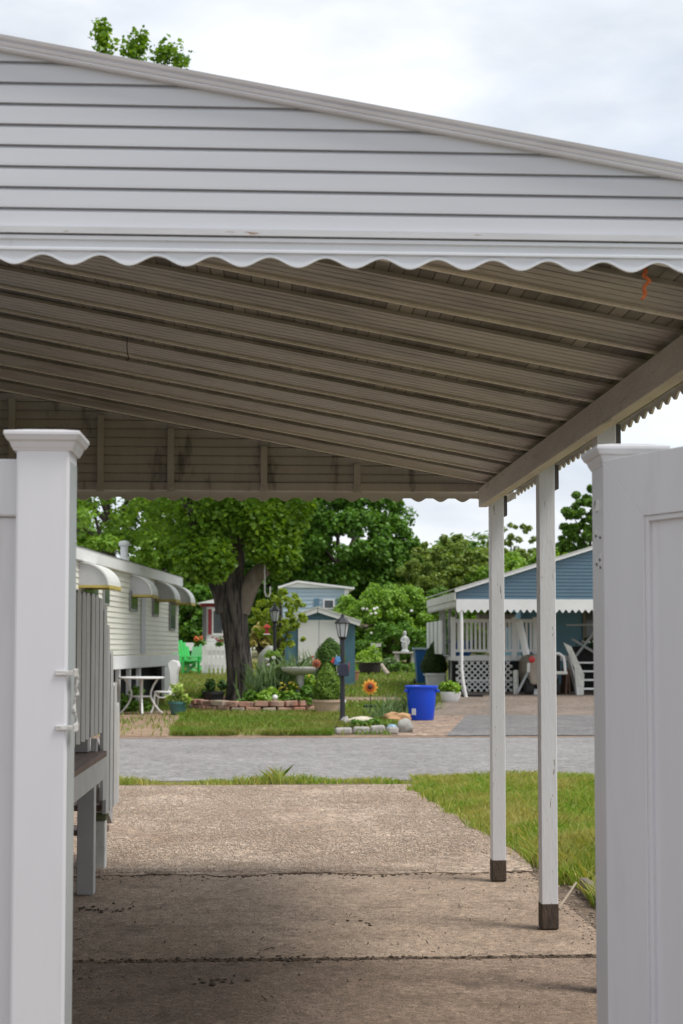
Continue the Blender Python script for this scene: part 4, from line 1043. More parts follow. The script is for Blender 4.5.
# low greens at the trailer foot
for px, lab in ((121, 'low leafy greens under the bistro table edge by the mobile home'), (137, 'low leafy greens at the mobile home foot behind the bistro table')):
    plant('ground_plant', lab, 'plant', px, 30.9, .35, .3, .5, 500, .11, .06, lg, 0, .6)
# bird feeder & rope hanging from the maple limb
f0 = pt(267, 634, 31.3)
t = thing('bird_feeder', 'red bird feeder with roof hanging under the cut maple limb', 'bird feeder', f0)
red = mk('feeder_red', (.38, .03, .02), (.28, .02, .015), 20, .5)
MB().frusta([(.06, 0), (.08, .02), (.08, .05), (.055, .06), (.055, .20), (.06, .21)]).build('body', red, t)
MB().frusta([(.13, .20), (.13, .215), (.02, .32), (.005, .33)]).build('roof', red, t)
MB().frusta([(.11, -.02), (.11, .0), (.04, .01)]).build('tray', white, t)
MB().tube([(0, 0, .32), (-.02, .0, 1.2), (-.04, .03, 2.1)], .006, 5).build('wire', black, t)
t.scale = (.68, .68, .68)
f1 = pt(267, 592, 31.4)
tag(MB().tube([(f1.x - .05, f1.y, f1.z + .62), (f1.x - .05, f1.y, f1.z), (f1.x - .02, f1.y, f1.z - .09), (f1.x + .04, f1.y, f1.z - .10), (f1.x + .07, f1.y, f1.z - .03), (f1.x + .07, f1.y, f1.z + .12)], .018, 8).build('hanging_loop', whitedirty, smooth=True), 'pale rope loop hanging from the maple limb above the red feeder', 'rope')
# decorative white post thing in bed (goose-like pale ornament)
b0 = base(266, 35.6)
tag(MB().tube([tuple(b0 + Vector((-.15, 0, .75))), tuple(b0 + Vector((-.05, 0, 1.0))), tuple(b0 + Vector((.1, 0, 1.18))), tuple(b0 + Vector((.22, 0, 1.22)))], [.09, .14, .12, .04], 10).blob(tuple(b0 + Vector((-.15, 0, .4))), (.1, .1, .42), 2, .1).build('garden_ornament', whitedirty, smooth=True), 'leaning pale garden ornament behind the maple at the shrub edge', 'ornament')

# ---- shed
SY = 40; sb = base(318, SY); k = SY / F
t = thing('garden_shed', 'blue garden shed with white double doors and white gable trim', 'shed', sb)
blue = mk('shed_blue', (.08, .185, .25), (.07, .16, .22), 2, .55, c3=(.095, .21, .28), s3=3)
hw = 37 * k; eh, rh = 1.98 - 0, 2.42
eh = zz(622, SY) - sb.z - .0; rh = zz(609, SY) - sb.z - .05
xc = (317.5 - 318) * k
m = MB(); m.prism([(-hw, 0), (hw, 0), (hw, eh), (xc, rh), (-hw, eh)], lambda q: (q[0], 0, q[1]), lambda q: (q[0], 2.4, q[1])); m.build('wall', blue, t)
for s_ in (-1, 1):
    m = MB(); m.bar((s_ * (hw + .14), -.1, eh - .05), (xc - s_ * .0, -.1, rh + .02), .09, .13); m.build('gable_trim', white, t)
    m = MB()
    a = Vector((s_ * (hw + .16), 0, eh)); b = Vector((xc, 0, rh + .085))
    m.add([(a.x, -.16, a.z), (a.x, 2.5, a.z), (b.x, 2.5, b.z), (b.x, -.16, b.z), (a.x, -.16, a.z + .04), (a.x, 2.5, a.z + .04), (b.x, 2.5, b.z + .04), (b.x, -.16, b.z + .04)], [(0,1,2,3),(4,7,6,5),(0,3,7,4),(1,5,6,2),(0,4,5,1),(3,2,6,7)]); m.build('roof', whitedirty, t)
dz = zz(620, SY) - sb.z
for xa, xb in ((298, 318.6), (319, 339.5)):
    m = MB(); m.box((xa-318)*k, (xb-318)*k, -.05, -.005, .08, dz); d = m.build('door', white, t, bevel=.008)
    m = MB(); m.box((xa-318)*k + .02, (xb-318)*k - .02, -.062, -.051, .62, .66); m.build('door_rail', mk('grey_line', (.5, .5, .52)), d)
MB().box((318.5-318)*k - .03, (318.5-318)*k + .03, -.09, -.063, .9, 1.05).build('latch', black, t)
# light blue house behind the shed
hY = 58; hb2 = base(316, hY); k = hY / F
t = thing('light_blue_house', 'pale blue house with shuttered window behind the garden shed', 'house', hb2)
lblue = mk('pale_blue_siding', (.40, .50, .58), (.36, .46, .54), 1, .5)
ztl = zz(583, hY) - hb2.z; ztr = zz(589, hY) - hb2.z
x0, x1 = (283-316)*k, (348-316)*k
m = MB(); siding_wall(m, x0, x1, 0, ztr, 0, .16, .025); m.box(x0, x1, .005, 6, 0, ztr)
m.prism([(x0, ztr), (x1, ztr), ((300-316)*k, ztl)], lambda q: (q[0], .0, q[1]), lambda q: (q[0], 6, q[1])); m.build('wall', lblue, t)
m = MB(); m.bar((x0 - .2, -.15, ztr + .05), ((297-316)*k, -.15, ztl + .05), .07, .08); m.bar(((297-316)*k, -.15, ztl + .05), (x1 + .25, -.15, ztr + .02), .07, .08)
m.prism([(x0 - .2, ztr + .06), (x1 + .3, ztr + .03), ((297-316)*k, ztl + .07)], lambda q: (q[0], -.1, q[1]), lambda q: (q[0], 6.2, q[1])); m.build('roof', white, t)
MB().box(x1 - .15, x1 + .02, -.06, -.03, 0, ztr).build('corner_board', white, t)
wz0, wz1 = zz(609, hY) - hb2.z, zz(599, hY) - hb2.z
MB().box((323-316)*k, (334.5-316)*k, -.08, -.03, wz0, wz1).build('window', white, t)
MB().box((324.5-316)*k, (333-316)*k, -.09, -.081, wz0 + .05, wz1 - .06).build('pane', glass, t)
for xa, xb, mt in ((314, 319, (.10, .20, .28)), (336.5, 341.5, (.08, .17, .12))):
    MB().box((xa-316)*k, (xb-316)*k, -.07, -.03, wz0 - .05, wz1 + .02).build('shutter', mk('shutter%d' % xa, mt, mt), t)

# ---- cone shrubs, pots, flowers in the middle of the garden
def cone_shrub(label, px, Y, z, prof, n, mat, name='cone_shrub', L=.07):
    b = base(px, Y); b.z += z; t = thing(name, label, 'shrub', b)
    zs = np.array([p[1] for p in prof]); rs = np.array([p[0] for p in prof])
    h = rng.uniform(zs[0], zs[-1], n * 2); r = np.interp(h, zs, rs); ok = rng.uniform(0, rs.max(), n * 2) < r; h, r = h[ok][:n], r[ok][:n]
    a = rng.uniform(0, 2*pi, len(h)); q = r * rng.uniform(.75, 1.06, len(h)) * (1 + .08 * np.sin(a * 4 + h * 12))
    P = np.stack([q * np.cos(a), q * np.sin(a), h], 1); u = np.stack([np.cos(a), np.sin(a), np.full(len(a), .3)], 1)
    V, Q = leafmesh(P, L, L * .5, .3, out=u); npmesh('foliage', V, Q, mat, t)
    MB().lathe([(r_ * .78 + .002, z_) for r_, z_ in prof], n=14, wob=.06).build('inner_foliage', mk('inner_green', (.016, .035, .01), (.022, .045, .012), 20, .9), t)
    MB().tube([(0, 0, -.12), (0, 0, zs[0] + .05)], .03, 6).build('stem', bark_far, t); return t
lcone = mkleaf('leaf_cone', [(.07, .13, .017), (.10, .17, .022), (.13, .20, .03), (.08, .145, .02)], .2)
k = 29 / F
cone_shrub('rounded evergreen behind the front cone shrub and beside the shed door', 330, 31.0, .53, [(.10, .0), (.28, .15), (.30, .40), (.33, .55), (.29, .72), (.20, .90), (.08, 1.02), (.01, 1.06)], 7000, mkleaf('leaf_cone_deep', [(.035, .08, .013), (.05, .105, .016), (.07, .13, .02), (.045, .095, .015)], .2), L=.045)
pot('plant_pot', 'hidden grey pot under the rounded evergreen', 330, 31.0, .2, .24, .56, stonew)
cone_shrub('pointed bright evergreen cone in the terracotta tub by the lantern post', 327.5, 29.4, .28, [(.22, .0), (.29, .12), (.29, .28), (.23, .45), (.14, .62), (.05, .74), (.01, .78)], 6500, lcone, L=.04)
pot('terracotta_tub', 'wide tan terracotta tub under the pointed evergreen cone', 326.5, 29.4, .22, .28, .30, mk('tan_clay', (.50, .37, .27), (.43, .31, .22), 4, .8))
pot('white_bucket', 'small white bucket behind the lantern post', 338.5, 29.7, .11, .14, .28, white)
def petal_flower(name, label, px, py, Y, Rr, npet, c_out, c_in, c_mid, stem=True, tilt=.2):
    p = pt(px, py, Y); gb = gz(Y); t = thing(name, label, 'garden flower', (p.x, Y, gb)); h = p.z - gb
    om, im, cm = mk(name + '_outer', c_out, tuple(c*.85 for c in c_out), 20), mk(name + '_inner', c_in, tuple(c*.85 for c in c_in), 20), mk(name + '_eye', c_mid, tuple(c*.7 for c in c_mid), 30)
    for ring, (r0, r1, w, mt, yo) in enumerate(((.25, 1.0, .46, om, 0), (.2, .66, .36, im, -.012))):
        m = MB()
        for j in range(npet):
            a = 2*pi*(j + .5*ring)/npet; c, s = math.cos(a), math.sin(a)
            def q(r, ww, yy): return (Rr*(r*c - ww*s), yo + yy, h + Rr*(r*s + ww*c))
            vs = [q(r0, 0, .01), q((r0+r1)/2, w/2, -.008), q(r1*.92, w*.28, .0), q(r1, 0, .012), q(r1*.92, -w*.28, 0), q((r0+r1)/2, -w/2, -.008)]
            m.add(vs + [(x, y + .006, z) for x, y, z in vs], [(0,1,2,3,4,5), (11,10,9,8,7,6)] + [(i, 6+i, 6+(i+1) % 6, (i+1) % 6) for i in range(6)])
        m.build('petals', mt, t)
    m = MB(); m.blob((0, -.025, h), (Rr*.30, .03, Rr*.30), 2, .05); m.build('flower_centre', cm, t, smooth=True)
    if stem:
        MB().tube([(0, .02, 0), (.01, .02, h*.5), (0, .01, h)], .012, 6).build('stem', mk('stake_green', (.02, .05, .02), (.015, .04, .015)), t)
        m = MB()
        for s_ in (-1, 1): m.blob((s_*.07, .01, h*.35), (.08, .012, .035), 1, .1)
        m.build('leaf', mk('stake_green', (.02, .05, .02)), t)
    return t
petal_flower('sunflower_stake', 'large orange and yellow sunflower ornament on a stake in the lawn', 370, 687, 28.3, .165, 11, (.80, .40, .04), (.66, .14, .02), (.05, .025, .02))
petal_flower('pinwheel_flower', 'rusty orange pinwheel flower beside the evergreen cones', 316.5, 663.5, 29.7, .10, 10, (.50, .16, .07), (.38, .10, .05), (.22, .06, .03))
# rocks by the kerb
for i, (px, w, h) in enumerate(((343.5, .26, .10), (361.5, .26, .11), (378, .22, .13), (392.5, .17, .11))):
    o = MB().cbox((0, 0, h/2), (w, .2, h), (random.uniform(-.05, .05), random.uniform(-.06, .06), random.uniform(-.10, .10))).build('kerb_stone', stonew, loc=base(px, 22.6 + random.uniform(-.05, .05)), bevel=.03)
    tag(o, ['leftmost pale kerb stone under the lantern post', 'pale kerb stone in front of the flat white rock', 'squarish pale kerb stone second from the right end', 'small pale kerb stone near the blue glass ornament'][i], 'stone', 'row of pale kerb stones')
def rock(label, px, Y, r, mat, jit=.22): return tag(MB().blob((0, 0, r[2]*.6), r, 3, jit).build('rock', mat, loc=base(px, Y), smooth=True), label, 'rock')
rock('flat cream rock beside the foot of the lantern post', 360, 25.3, (.30, .18, .09), mk('cream_rock', (.58, .53, .42), (.50, .45, .35), 5, .9, .4, 20))
rock('small grey rock against the lantern post foot', 345.5, 25.2, (.09, .09, .09), stonew)
rock('orange tan rock left of the blue recycling bin', 397, 26.0, (.24, .18, .13), mk('orange_rock', (.50, .30, .15), (.42, .25, .13), 6, .9, .4, 20), .3)
rock('grey boulder at the right end of the kerb stones', 405, 23.1, (.13, .12, .13), mk('grey_rock', (.36, .35, .32), (.27, .26, .24), 6, .9, .4, 20), .16)
o = MB().blob((0, 0, .06), (.10, .08, .06), 2, .1).build('glass_ornament', mk('blue_glass', (.16, .30, .45), (.3, .42, .52), 20, .15), loc=base(392, 23.3), smooth=True); tag(o, 'small blue glass ornament behind the kerb stones', 'ornament')
for px, Y, lab in ((361, 24.6, 'small clipped green cushion in front of the flat cream rock'), (374, 24.8, 'round green cushion plant right of the flat cream rock')):
    plant('cushion_plant', lab, 'plant', px, Y, .22, .18, .15, 500, .06, .03, lg, 0, .8)
plant('ornamental_grass', 'loose grassy tuft behind the orange rock', 'plant', 396, 27.3, .3, .2, .45, 160, .04, .02, lgrey, 0, .5, True)
plant('ornamental_grass', 'thin grassy tuft between sunflower stake and tan rock', 'plant', 384, 26.6, .3, .2, .32, 140, .04, .02, lgrey, 0, .5, True)
# ---- blue bin
bb = base(421.5, 27.0); t = thing('recycling_bin', 'bright blue open plastic bin standing on the gravel path', 'bin', bb)
bl = mk('bin_blue', (.004, .07, .70), (.004, .06, .60), 2, .5)
m = MB(); m.lathe([(.225, 0), (.235, .02), (.285, .56), (.29, .60), (.315, .605), (.32, .64), (.30, .645), (.285, .63), (.22, .05), (.01, .04)], n=28); m.build('tub', bl, t, smooth=True)
for s_ in (-1, 1): MB().cbox((s_*.30, -.06, .55), (.06, .16, .05)).build('handle', bl, t, bevel=.01)
MB().cbox((-.165, -.185, .16), (.09, .012, .12), (0, 0, -.75)).build('label_sticker', white, t)
# ---- right-hand pots
cone_shrub('dark conical evergreen in the square white planter', 434, 38.0, .42, [(.24, 0), (.33, .12), (.34, .26), (.27, .46), (.16, .66), (.07, .80), (.01, .88)], 8000, mkleaf('leaf_darkcone', [(.018, .045, .012), (.03, .07, .014), (.05, .06, .02), (.025, .06, .014)], .12), L=.045)
tag(MB().frusta([(.20, 0), (.21, .01), (.24, .38), (.28, .385), (.28, .45), (.24, .455), (.02, .42)]).build('square_planter', white, loc=base(435, 38.0), bevel=.01), 'square weathered white planter holding the dark conical evergreen', 'planter')
b0 = base(450.5, 32.8); t = tag(MB().lathe([(.14, 0), (.17, .02), (.24, .14), (.27, .26), (.27, .29), (.24, .29), (.02, .25)], n=22, sx=.9, sy=.8).build('white_trough', white, loc=b0, smooth=True), 'rounded white trough planter by the carport post base', 'planter')
plant('trough_plant', 'bright leafy plant spilling out of the rounded white trough', 'plant', 450.5, 32.8, .30, .26, .30, 700, .13, .07, lb_, .24)
b0 = base(424, 40); t = thing('wheeled_bin', 'tall blue wheeled bin behind the dark conical evergreen', 'bin', b0)
lbl = mk('wheelie_blue', (.02, .13, .42), (.015, .11, .36), 2, .4)
MB().frusta([(.20, .08), (.27, .98), (.28, 1.0)]).build('body', lbl, t, bevel=.02)
MB().cbox((0, -.02, 1.03), (.62, .66, .06)).build('lid', mk('bin_lid', (.36, .45, .55), (.3, .4, .5)), t, bevel=.02)
for s_ in (-1, 1): MB().tube([(s_*.22, .2, .1), (s_*.27, .2, .1)], .1, 12).build('wheel', black, t)
rock('small white stone at the foot of the wheeled blue bin', 415, 34.6, (.12, .1, .12), white, .1)
# ---- statue on bench, boulder bed
b0 = base(405, 49.5); t = thing('garden_statue', 'white garden statue of a small draped figure on the stone bench', 'statue', b0 + Vector((0, 0, .60)))
sm = mk('statue_white', (.60, .61, .61), (.42, .43, .43), 10, .7)
m = MB(); m.lathe([(.22, 0), (.22, .05), (.15, .09), (.14, .16), (.17, .22), (.19, .34), (.15, .48), (.17, .58), (.16, .66), (.08, .72), (.055, .75), (.09, .79), (.10, .86), (.08, .93), (.02, .96)], n=16, sy=.8, wob=.05)
m.tube([(-.15, -.02, .64), (-.22, -.06, .50), (-.10, -.14, .42), (.02, -.15, .44)], [.05, .045, .04, .03], 8); m.tube([(.15, -.02, .64), (.22, -.05, .48), (.18, -.12, .34)], [.05, .045, .03], 8)
m.build('figure', sm, t, smooth=True)
t.scale = (.62, .66, .76)
t = thing('stone_bench', 'pale stone garden bench carrying the white statue', 'bench', b0)
MB().box(-.42, .42, -.22, .22, .53, .60).build('seat', stonew, t, bevel=.02)
for s_ in (-1, 1): MB().box(s_*.28 - .07, s_*.28 + .07, -.16, .16, 0, .53).build('leg', stonew, t, bevel=.02)
for px, Y, rx, h, n, lab, mt in ((369, 46.5, .52, .95, 1300, 'bright rounded shrub in the dark tub right of the shed', lb_), (407, 47, .9, .35, 900, 'low grassy shrub under the stone bench', lg), (352, 42, .3, .45, 300, 'small lime plant at the shed corner', lb_), (390, 47, .4, .5, 420, 'thin straw green plant left of the stone bench', lgrey)):
    plant('garden_shrub', lab, 'shrub', px, Y, rx, rx*.7, h, n, .12, .06, mt, .0 if px != 370 else .35, group='shrubs behind the lawn')
tag(MB().lathe([(.26, 0), (.34, .06), (.38, .32), (.41, .36), (.36, .37), (.05, .34)], n=20).build('dark_tub', mk('dark_wood', (.03, .024, .02), (.02, .016, .014), 8, .9), loc=base(370, 46.3)), 'dark round tub under the bright rounded shrub', 'planter')
tag(MB().lathe([(.2, 0), (.26, .3), (.28, .32), (.24, .33), (.02, .3)], n=16).build('brick_tub', terr, loc=base(351, 41.5)), 'reddish clay tub at the right corner of the shed', 'planter')
b0 = base(379, 45); p2 = Vector((.55, -.4, .03))
tag(MB().tube([tuple(b0 + Vector((.10, .2, .36))), tuple(b0 + Vector((.18, 0, .20))), tuple(b0 + Vector((.28, -.2, .05)))], [.05, .065, .07], 10).build('log', mk('pale_log', (.45, .38, .31), (.33, .27, .22), 6, .9, .4, 20)), 'pale leaning log beside the dark tub', 'log')
tag(MB().cbox((0, 0, .85), (.34, .25, .12)).cbox((0, 0, .4), (.12, .1, .78)).build('white_stand', whitedirty, loc=base(376, 49)), 'small pale stand behind the bright rounded shrub', 'stand')
# ---- blue house on the right with its porch
HY = 34.5; k = HY / F
o0 = base(462, HY); BZ0 = o0.z
t = thing('blue_house', 'blue sided house with white scalloped porch roof and railed deck', 'house', o0)
def bx(px, Y=HY): return xx(px, Y) - o0.x
def bz(py, Y=HY): return zz(py, Y) - BZ0
bsd = mk('blue_siding', (.095, .172, .235), (.083, .153, .21), 1.5, .5)
bwall = mk('blue_wall', (.16, .32, .42), (.14, .29, .385), 1.5, .6)
xl, xr_, zb_ = bx(457), bx(700), bz(599)
sl = (bz(548) - bz(592)) / (bx(596) - bx(457))
gt_ = lambda x: bz(592) + sl * (x - xl)
m = MB(); z = zb_; xr_ = xl + 6.5
while z < gt_(xr_):
    c = clip([(xl, z), (xr_, z), (xr_, z + .085), (xl, z + .085)], lambda p: p[1] - gt_(p[0]))
    if len(c) > 2: m.add([(a, -.014 * (1 - (b - z) / .085), b) for a, b in c], [tuple(range(len(c)))])
    z += .085
m.prism([(xl, zb_), (xr_, zb_), (xr_, gt_(xr_)), (xl, gt_(xl))], lambda q: (q[0], .005, q[1]), lambda q: (q[0], .05, q[1]))
m.build('gable', bsd, t)
m = MB(); m.bar((xl - .05, -.06, gt_(xl) + .03), (xr_, -.06, gt_(xr_) + .03), .06, .07); m.build('gable_trim', white, t)
m = MB()
a = [(xl - .06, gt_(xl) + .067), (xr_, gt_(xr_) + .067), (xr_, gt_(xr_) + .09), (xl - .06, gt_(xl) + .09)]
m.prism(a, lambda q: (q[0], -.1, q[1]), lambda q: (q[0], 6.2, q[1])); rf = m.build('roof', whitedirty, t)
def scal(m, P, x0, x1, zt, zm, amp, pitch):
    n = int((x1 - x0) / pitch * 8)
    for i in range(n):
        xa, xb = x0 + (x1-x0)*i/n, x0 + (x1-x0)*(i+1)/n
        za, zb = zm + amp*math.cos(2*pi*xa/pitch), zm + amp*math.cos(2*pi*xb/pitch)
        vs = [P(xa, 0, za), P(xb, 0, zb), P(xb, 0, zt), P(xa, 0, zt), P(xa, .02, za), P(xb, .02, zb), P(xb, .02, zt), P(xa, .02, zt)]
        m.add(vs, [(0,1,2,3),(7,6,5,4),(0,4,5,1),(3,2,6,7)])
m = MB(); scal(m, lambda x, y, z: (x, -.05 + y, z), xl - .02, xr_, zb_, bz(611), .04, .16); m.build('valance', white, t)
m = MB(); scal(m, lambda y, x, z: (xl - .03 + x, y, z), -.05, 6.1, bz(593) , bz(606), .035, .16)
m.box(xl - .06, xl - .035, -.08, 6.1, bz(600), bz(592)); m.build('side_valance', whitedirty, t)
m = MB(); m.box(xl, xr_, .06, 6.1, zb_ - .1, zb_ - .06); m.build('porch_ceiling', mk('porch_ceiling', (.30, .29, .28), (.25, .24, .23)), t)
# porch posts
m = MB(); m.tube([(bx(461.5), 0, zb_), (bx(461.5), 0, .75), (bx(462.5), -.02, .45), (bx(466), -.04, .0)], .042, 10); m.cbox((bx(466.3), -.04, .015), (.24, .2, .03)); m.build('porch_post', white, t, smooth=True)
for px, Y, r in ((444, 40.2, .05), (450, 38.5, .05), (441, 40.4, .04)):
    m = MB(); m.box(bx(px, Y) - r, bx(px, Y) + r, Y - HY - r, Y - HY + r, gz(Y) - BZ0, bz(604, Y)); m.build('porch_post', whitedirty, t)
m = MB(); m.tube([(bx(457, 37), 2.5, bz(606, 37)), (bx(455, 37), 2.5, bz(640, 37)), (bx(452, 37), 2.5, bz(660, 37)), (bx(450, 37), 2.4, 0)], .035, 8); m.build('drain_pipe', mk('pipe_grey', (.4, .4, .38), (.33, .33, .31)), t)
# recessed house wall, door, small items on wall
WY = 40.5
m = MB(); m.box(bx(521, WY), bx(521, WY) + 7, WY - HY, WY - HY + 3, 0, bz(605, WY) + .2); m.build('wall', bwall, t)
m = MB(); m.box(bx(583, WY), bx(583, WY) + .7, WY - HY - .05, WY - HY - .005, bz(640, WY), bz(606, WY)); w_ = m.build('window', mk('tan_frame', (.30, .27, .22), (.25, .22, .18)), t)
m = MB(); m.box(bx(586, WY), bx(586, WY) + .55, WY - HY - .065, WY - HY - .051, bz(636, WY), bz(608, WY)); m.build('pane', glass, w_)
m = MB(); m.box(bx(581, WY), bx(581, WY) + .9, WY - HY - .2, WY - HY - .055, bz(643, WY), bz(640, WY)); m.build('sill', white, w_)
m = MB(); m.cbox((bx(522.5, 39), 39 - HY, bz(607, 39)), (.12, .12, .12)); m.cbox((bx(522.5, 39), 39 - HY, bz(603.5, 39)), (.16, .03, .06)); m.build('porch_lamp', white, t)
m = MB(); m.box(bx(553, 38), bx(559.5, 38), 38 - HY, 38 - HY + .2, bz(606.5, 38), bz(603, 38)); m.build('ceiling_fan', white, t)
# deck: floor, railing, lattice
DY = 36.5; d0, d1 = bx(452, DY), bx(537, DY); zf_ = bz(656, DY); zt_ = bz(620.5, DY)
m = MB(); m.box(d0, d1 + 1.5, DY - HY, WY - HY - .01, zf_ - .12, zf_); m.build('deck_floor', white, t)
m = MB(); m.box(d0, d1, DY - HY - .05, DY - HY - .01, zt_ - .05, zt_ + .04); rr = m.build('railing', white, t)
m = MB(); m.box(d0, d1, DY - HY - .05, DY - HY - .01, zf_ + .10, zf_ + .17); m.build('bottom_rail', white, rr)
nb = 20
for i in range(nb):
    x = d0 + (d1 - d0) * (i + .5) / nb; m = MB(); m.box(x - .03, x + .03, DY - HY - .045, DY - HY - .015, zf_ + .16, zt_ - .05); m.build('baluster', white, rr)
for px in (453, 514, 535): x = bx(px, DY); MB().box(x - .06, x + .06, DY - HY - .07, DY - HY + .03, zf_ - .1, zt_ + .09).build('rail_post', white, rr)
m = MB(); m.bar((bx(516, 36), 1.0, bz(622, 36)), (bx(521.5, 36), .8, bz(655, 36)), .10, .14); m.build('stair_rail', white, t)
m = MB(); 
for i in range(4): m.box(d0 - .3, d0 - .27, 1.9 + i * .9, 2.5 + i * .9, zf_ + .05, zt_)
m.build('side_rail', white, t)
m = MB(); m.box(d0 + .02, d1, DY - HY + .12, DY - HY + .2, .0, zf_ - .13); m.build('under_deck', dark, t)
m = MB(); xa, xb = bx(456, DY), bx(512, DY); za, zb = .12, zf_ - .14; s_ = .155
n = int((xb - xa + zb - za) / s_) + 1
for i in range(n):
    for dr in (1, -1):
        x0_ = xa - (zb - za) + i * s_
        P0, P1 = (x0_, za), (x0_ + (zb - za), zb)
        u0, u1 = max(0, (xa - P0[0]) / (P1[0] - P0[0])), min(1, (xb - P0[0]) / (P1[0] - P0[0]))
        if u1 <= u0: continue
        A = (P0[0] + (P1[0]-P0[0])*u0, za + (zb-za)*u0); B = (P0[0] + (P1[0]-P0[0])*u1, za + (zb-za)*u1)
        if dr < 0: A, B = (xa + xb - A[0], A[1]), (xa + xb - B[0], B[1])
        m.bar((A[0], DY - HY + .02 * (dr > 0), A[1]), (B[0], DY - HY + .02 * (dr > 0), B[1]), .012, .034, up=(0, 1, .001)) if False else m.bar((A[0], DY - HY + .016 * (dr > 0), A[1]), (B[0], DY - HY + .016 * (dr > 0), B[1]), .012, .036)
m.build('lattice', white, t)
MB().box(xa, xb, DY - HY - .02, DY - HY - .012, .38, .43).build('lattice_strip', white, t)
m = MB(); m.box(bx(526, 36), bx(526, 36) + .3, .9, 1.6, .0, .42); m.build('step', white, t)
# things on the deck
for px, lab, w in ((488, 'beige box shaped planter on the deck rail left', .55), (509, 'smaller beige planter on the deck rail right', .30)):
    b = base(px, 38.8); b.z = BZ0 + zt_ - .14
    tag(MB().frusta([(w*.40, 0), (w*.5, .30), (w*.53, .31), (w*.53, .36), (w*.1, .36)]).build('deck_planter', mk('beige_plastic', (.42, .36, .31), (.36, .31, .27), 3, .6), loc=b), lab, 'planter', 'planters on the deck')
    plant('planter_flowers', 'pale leafy flowers in the ' + ('larger' if w > .4 else 'smaller') + ' deck planter', 'plant', px, 38.8, w*.6, .25, .2, 260, .09, .05, lhosta, b.z - base(px, 38.8).z + .34)
b = base(462, 37.6); b.z = BZ0 + zf_
tag(MB().lathe([(.22, 0), (.30, .34), (.33, .35), (.33, .40), (.05, .4)], n=18).build('blue_tub', lbl, loc=b), 'blue plastic tub standing behind the deck balusters', 'tub')
# white steps at the far right
SY_ = 35.3; b0 = base(588, SY_); t = thing('entry_steps', 'white wooden entry steps with open risers beside the fence post', 'steps', b0); k = SY_ / F
sx0, sx1 = (578-588)*k, (600-588)*k + .9
for i in range(4):
    MB().box(sx0, sx1, .0 + i*.24, .28 + i*.24, .17 + i*.215, .215 + i*.215).build('tread', white, t, bevel=.005)
for x in (sx0 - .04, sx1):
    m = MB(); m.prism([(-.08, 0), (.05, 0), (1.05, .78), (1.05, 1.02), (.92, 1.02), (-.08, .22)], lambda q: (x, q[0], q[1]), lambda q: (x + .04, q[0], q[1])); m.build('stringer', white, t)
m = MB(); m.prism([(-.30, .0), (-.12, 0), (-.10, .55), (-.42, 1.25), (-.62, 1.35), (-.50, 1.1), (-.34, .7)], lambda q: (q[0], -.06, q[1]), lambda q: (q[0], .0, q[1])); m.build('side_board', whitedirty, t)
m = MB(); m.box(sx0 + .02, sx1, 1.1, 1.14, .1, 1.25); m.build('back_riser', dark, t)
m = MB(); m.bar((sx0 - .1, .9, 1.80), (sx1, .9, 1.82), .05, .05); m.bar((sx0 + .1, .9, .95), (sx0 + .75, .9, 1.78), .05, .06); m.bar((sx0 + .05, .92, 1.45), (sx0 + .8, .92, 1.0), .05, .06); m.build('handrail', mk('grey_rail', (.30, .32, .33), (.24, .26, .27)), t)
b1 = base(590, 36.6); b1.z += .98
plant('clutter_shrub', 'dark leafy plant heaped on the landing behind the white steps', 'plant', 592, 37.2, .5, .3, .55, 380, .12, .06, ld, 1.0)
# utility cart parked under the porch
CY = 35.2; b0 = base(545, CY); k = CY / F
t = thing('utility_cart', 'beige utility cart with round red tail light parked by the white steps', 'cart', b0)
beige = mk('beige_body', (.33, .285, .23), (.25, .215, .175), 4, .5); tyre = mk('tyre', (.02, .02, .02), (.03, .03, .03), 8, .8)
x0, x1 = (529-545)*k, (561-545)*k
m = MB(); m.prism([(x0 + .05, .30), (x1 - .12, .30), (x1 - .05, .55), (x1 - .08, .95), (x1 - .18, 1.06), (x0 + .12, 1.06), (x0, .92), (x0 - .02, .6)], lambda q: (q[0], 0, q[1]), lambda q: (q[0], 1.6, q[1])); m.build('body', beige, t, bevel=.05)
m = MB(); m.tube([(x1 - .22, -.06, 1.08), (x1 - .05, -.08, 1.08), (x1 + .06, -.08, 1.0), (x1 + .09, -.08, .85), (x1 + .10, -.08, .62)], .035, 8); m.build('fender_bar', white, t, smooth=True)
m = MB(); m.box(x1 - .35, x1 + .14, -.18, .1, .56, .64); m.build('bumper', whitedirty, t, bevel=.02)
m = MB(); m.cbox((x1 - .14, -.01, .82), (.26, .03, .40)); m.build('recess', dark, t)
m = MB(); m.lathe([(.085, -.02), (.075, .03), (.02, .05)], n=16); 
m.v = [(v[0] + x0 + .07, -v[2] - .02, v[1] + .93) for v in m.v]; m.build('tail_light', mk('tail_red', (.50, .03, .03), (.45, .02, .02), 5, .2), t)
m = MB(); m.bar((x0 - .02, -.06, .85), (x0 - .03, -.06, .62), .07, .07); m.build('tail_bar', whitedirty, t)
m = MB(); m.bar((x0 - .04, -.05, .62), (x0 - .30, -.05, .12), .09, .05); m.build('ramp_arm', mk('grey_rail', (.30, .32, .33), (.24, .26, .27)), t)
for x in (x0 + .05, x1 - .1):
    m = MB(); m.tube([(x - .09, .3, .24), (x + .09, .3, .24)], .24, 18); w_ = m.build('wheel', tyre, t, smooth=True)
m = MB(); m.box(x0 + .05, x1 - .1, .15, 1.5, .2, .31); m.build('chassis', dark, t)
b0 = base(564.5, 35.6)
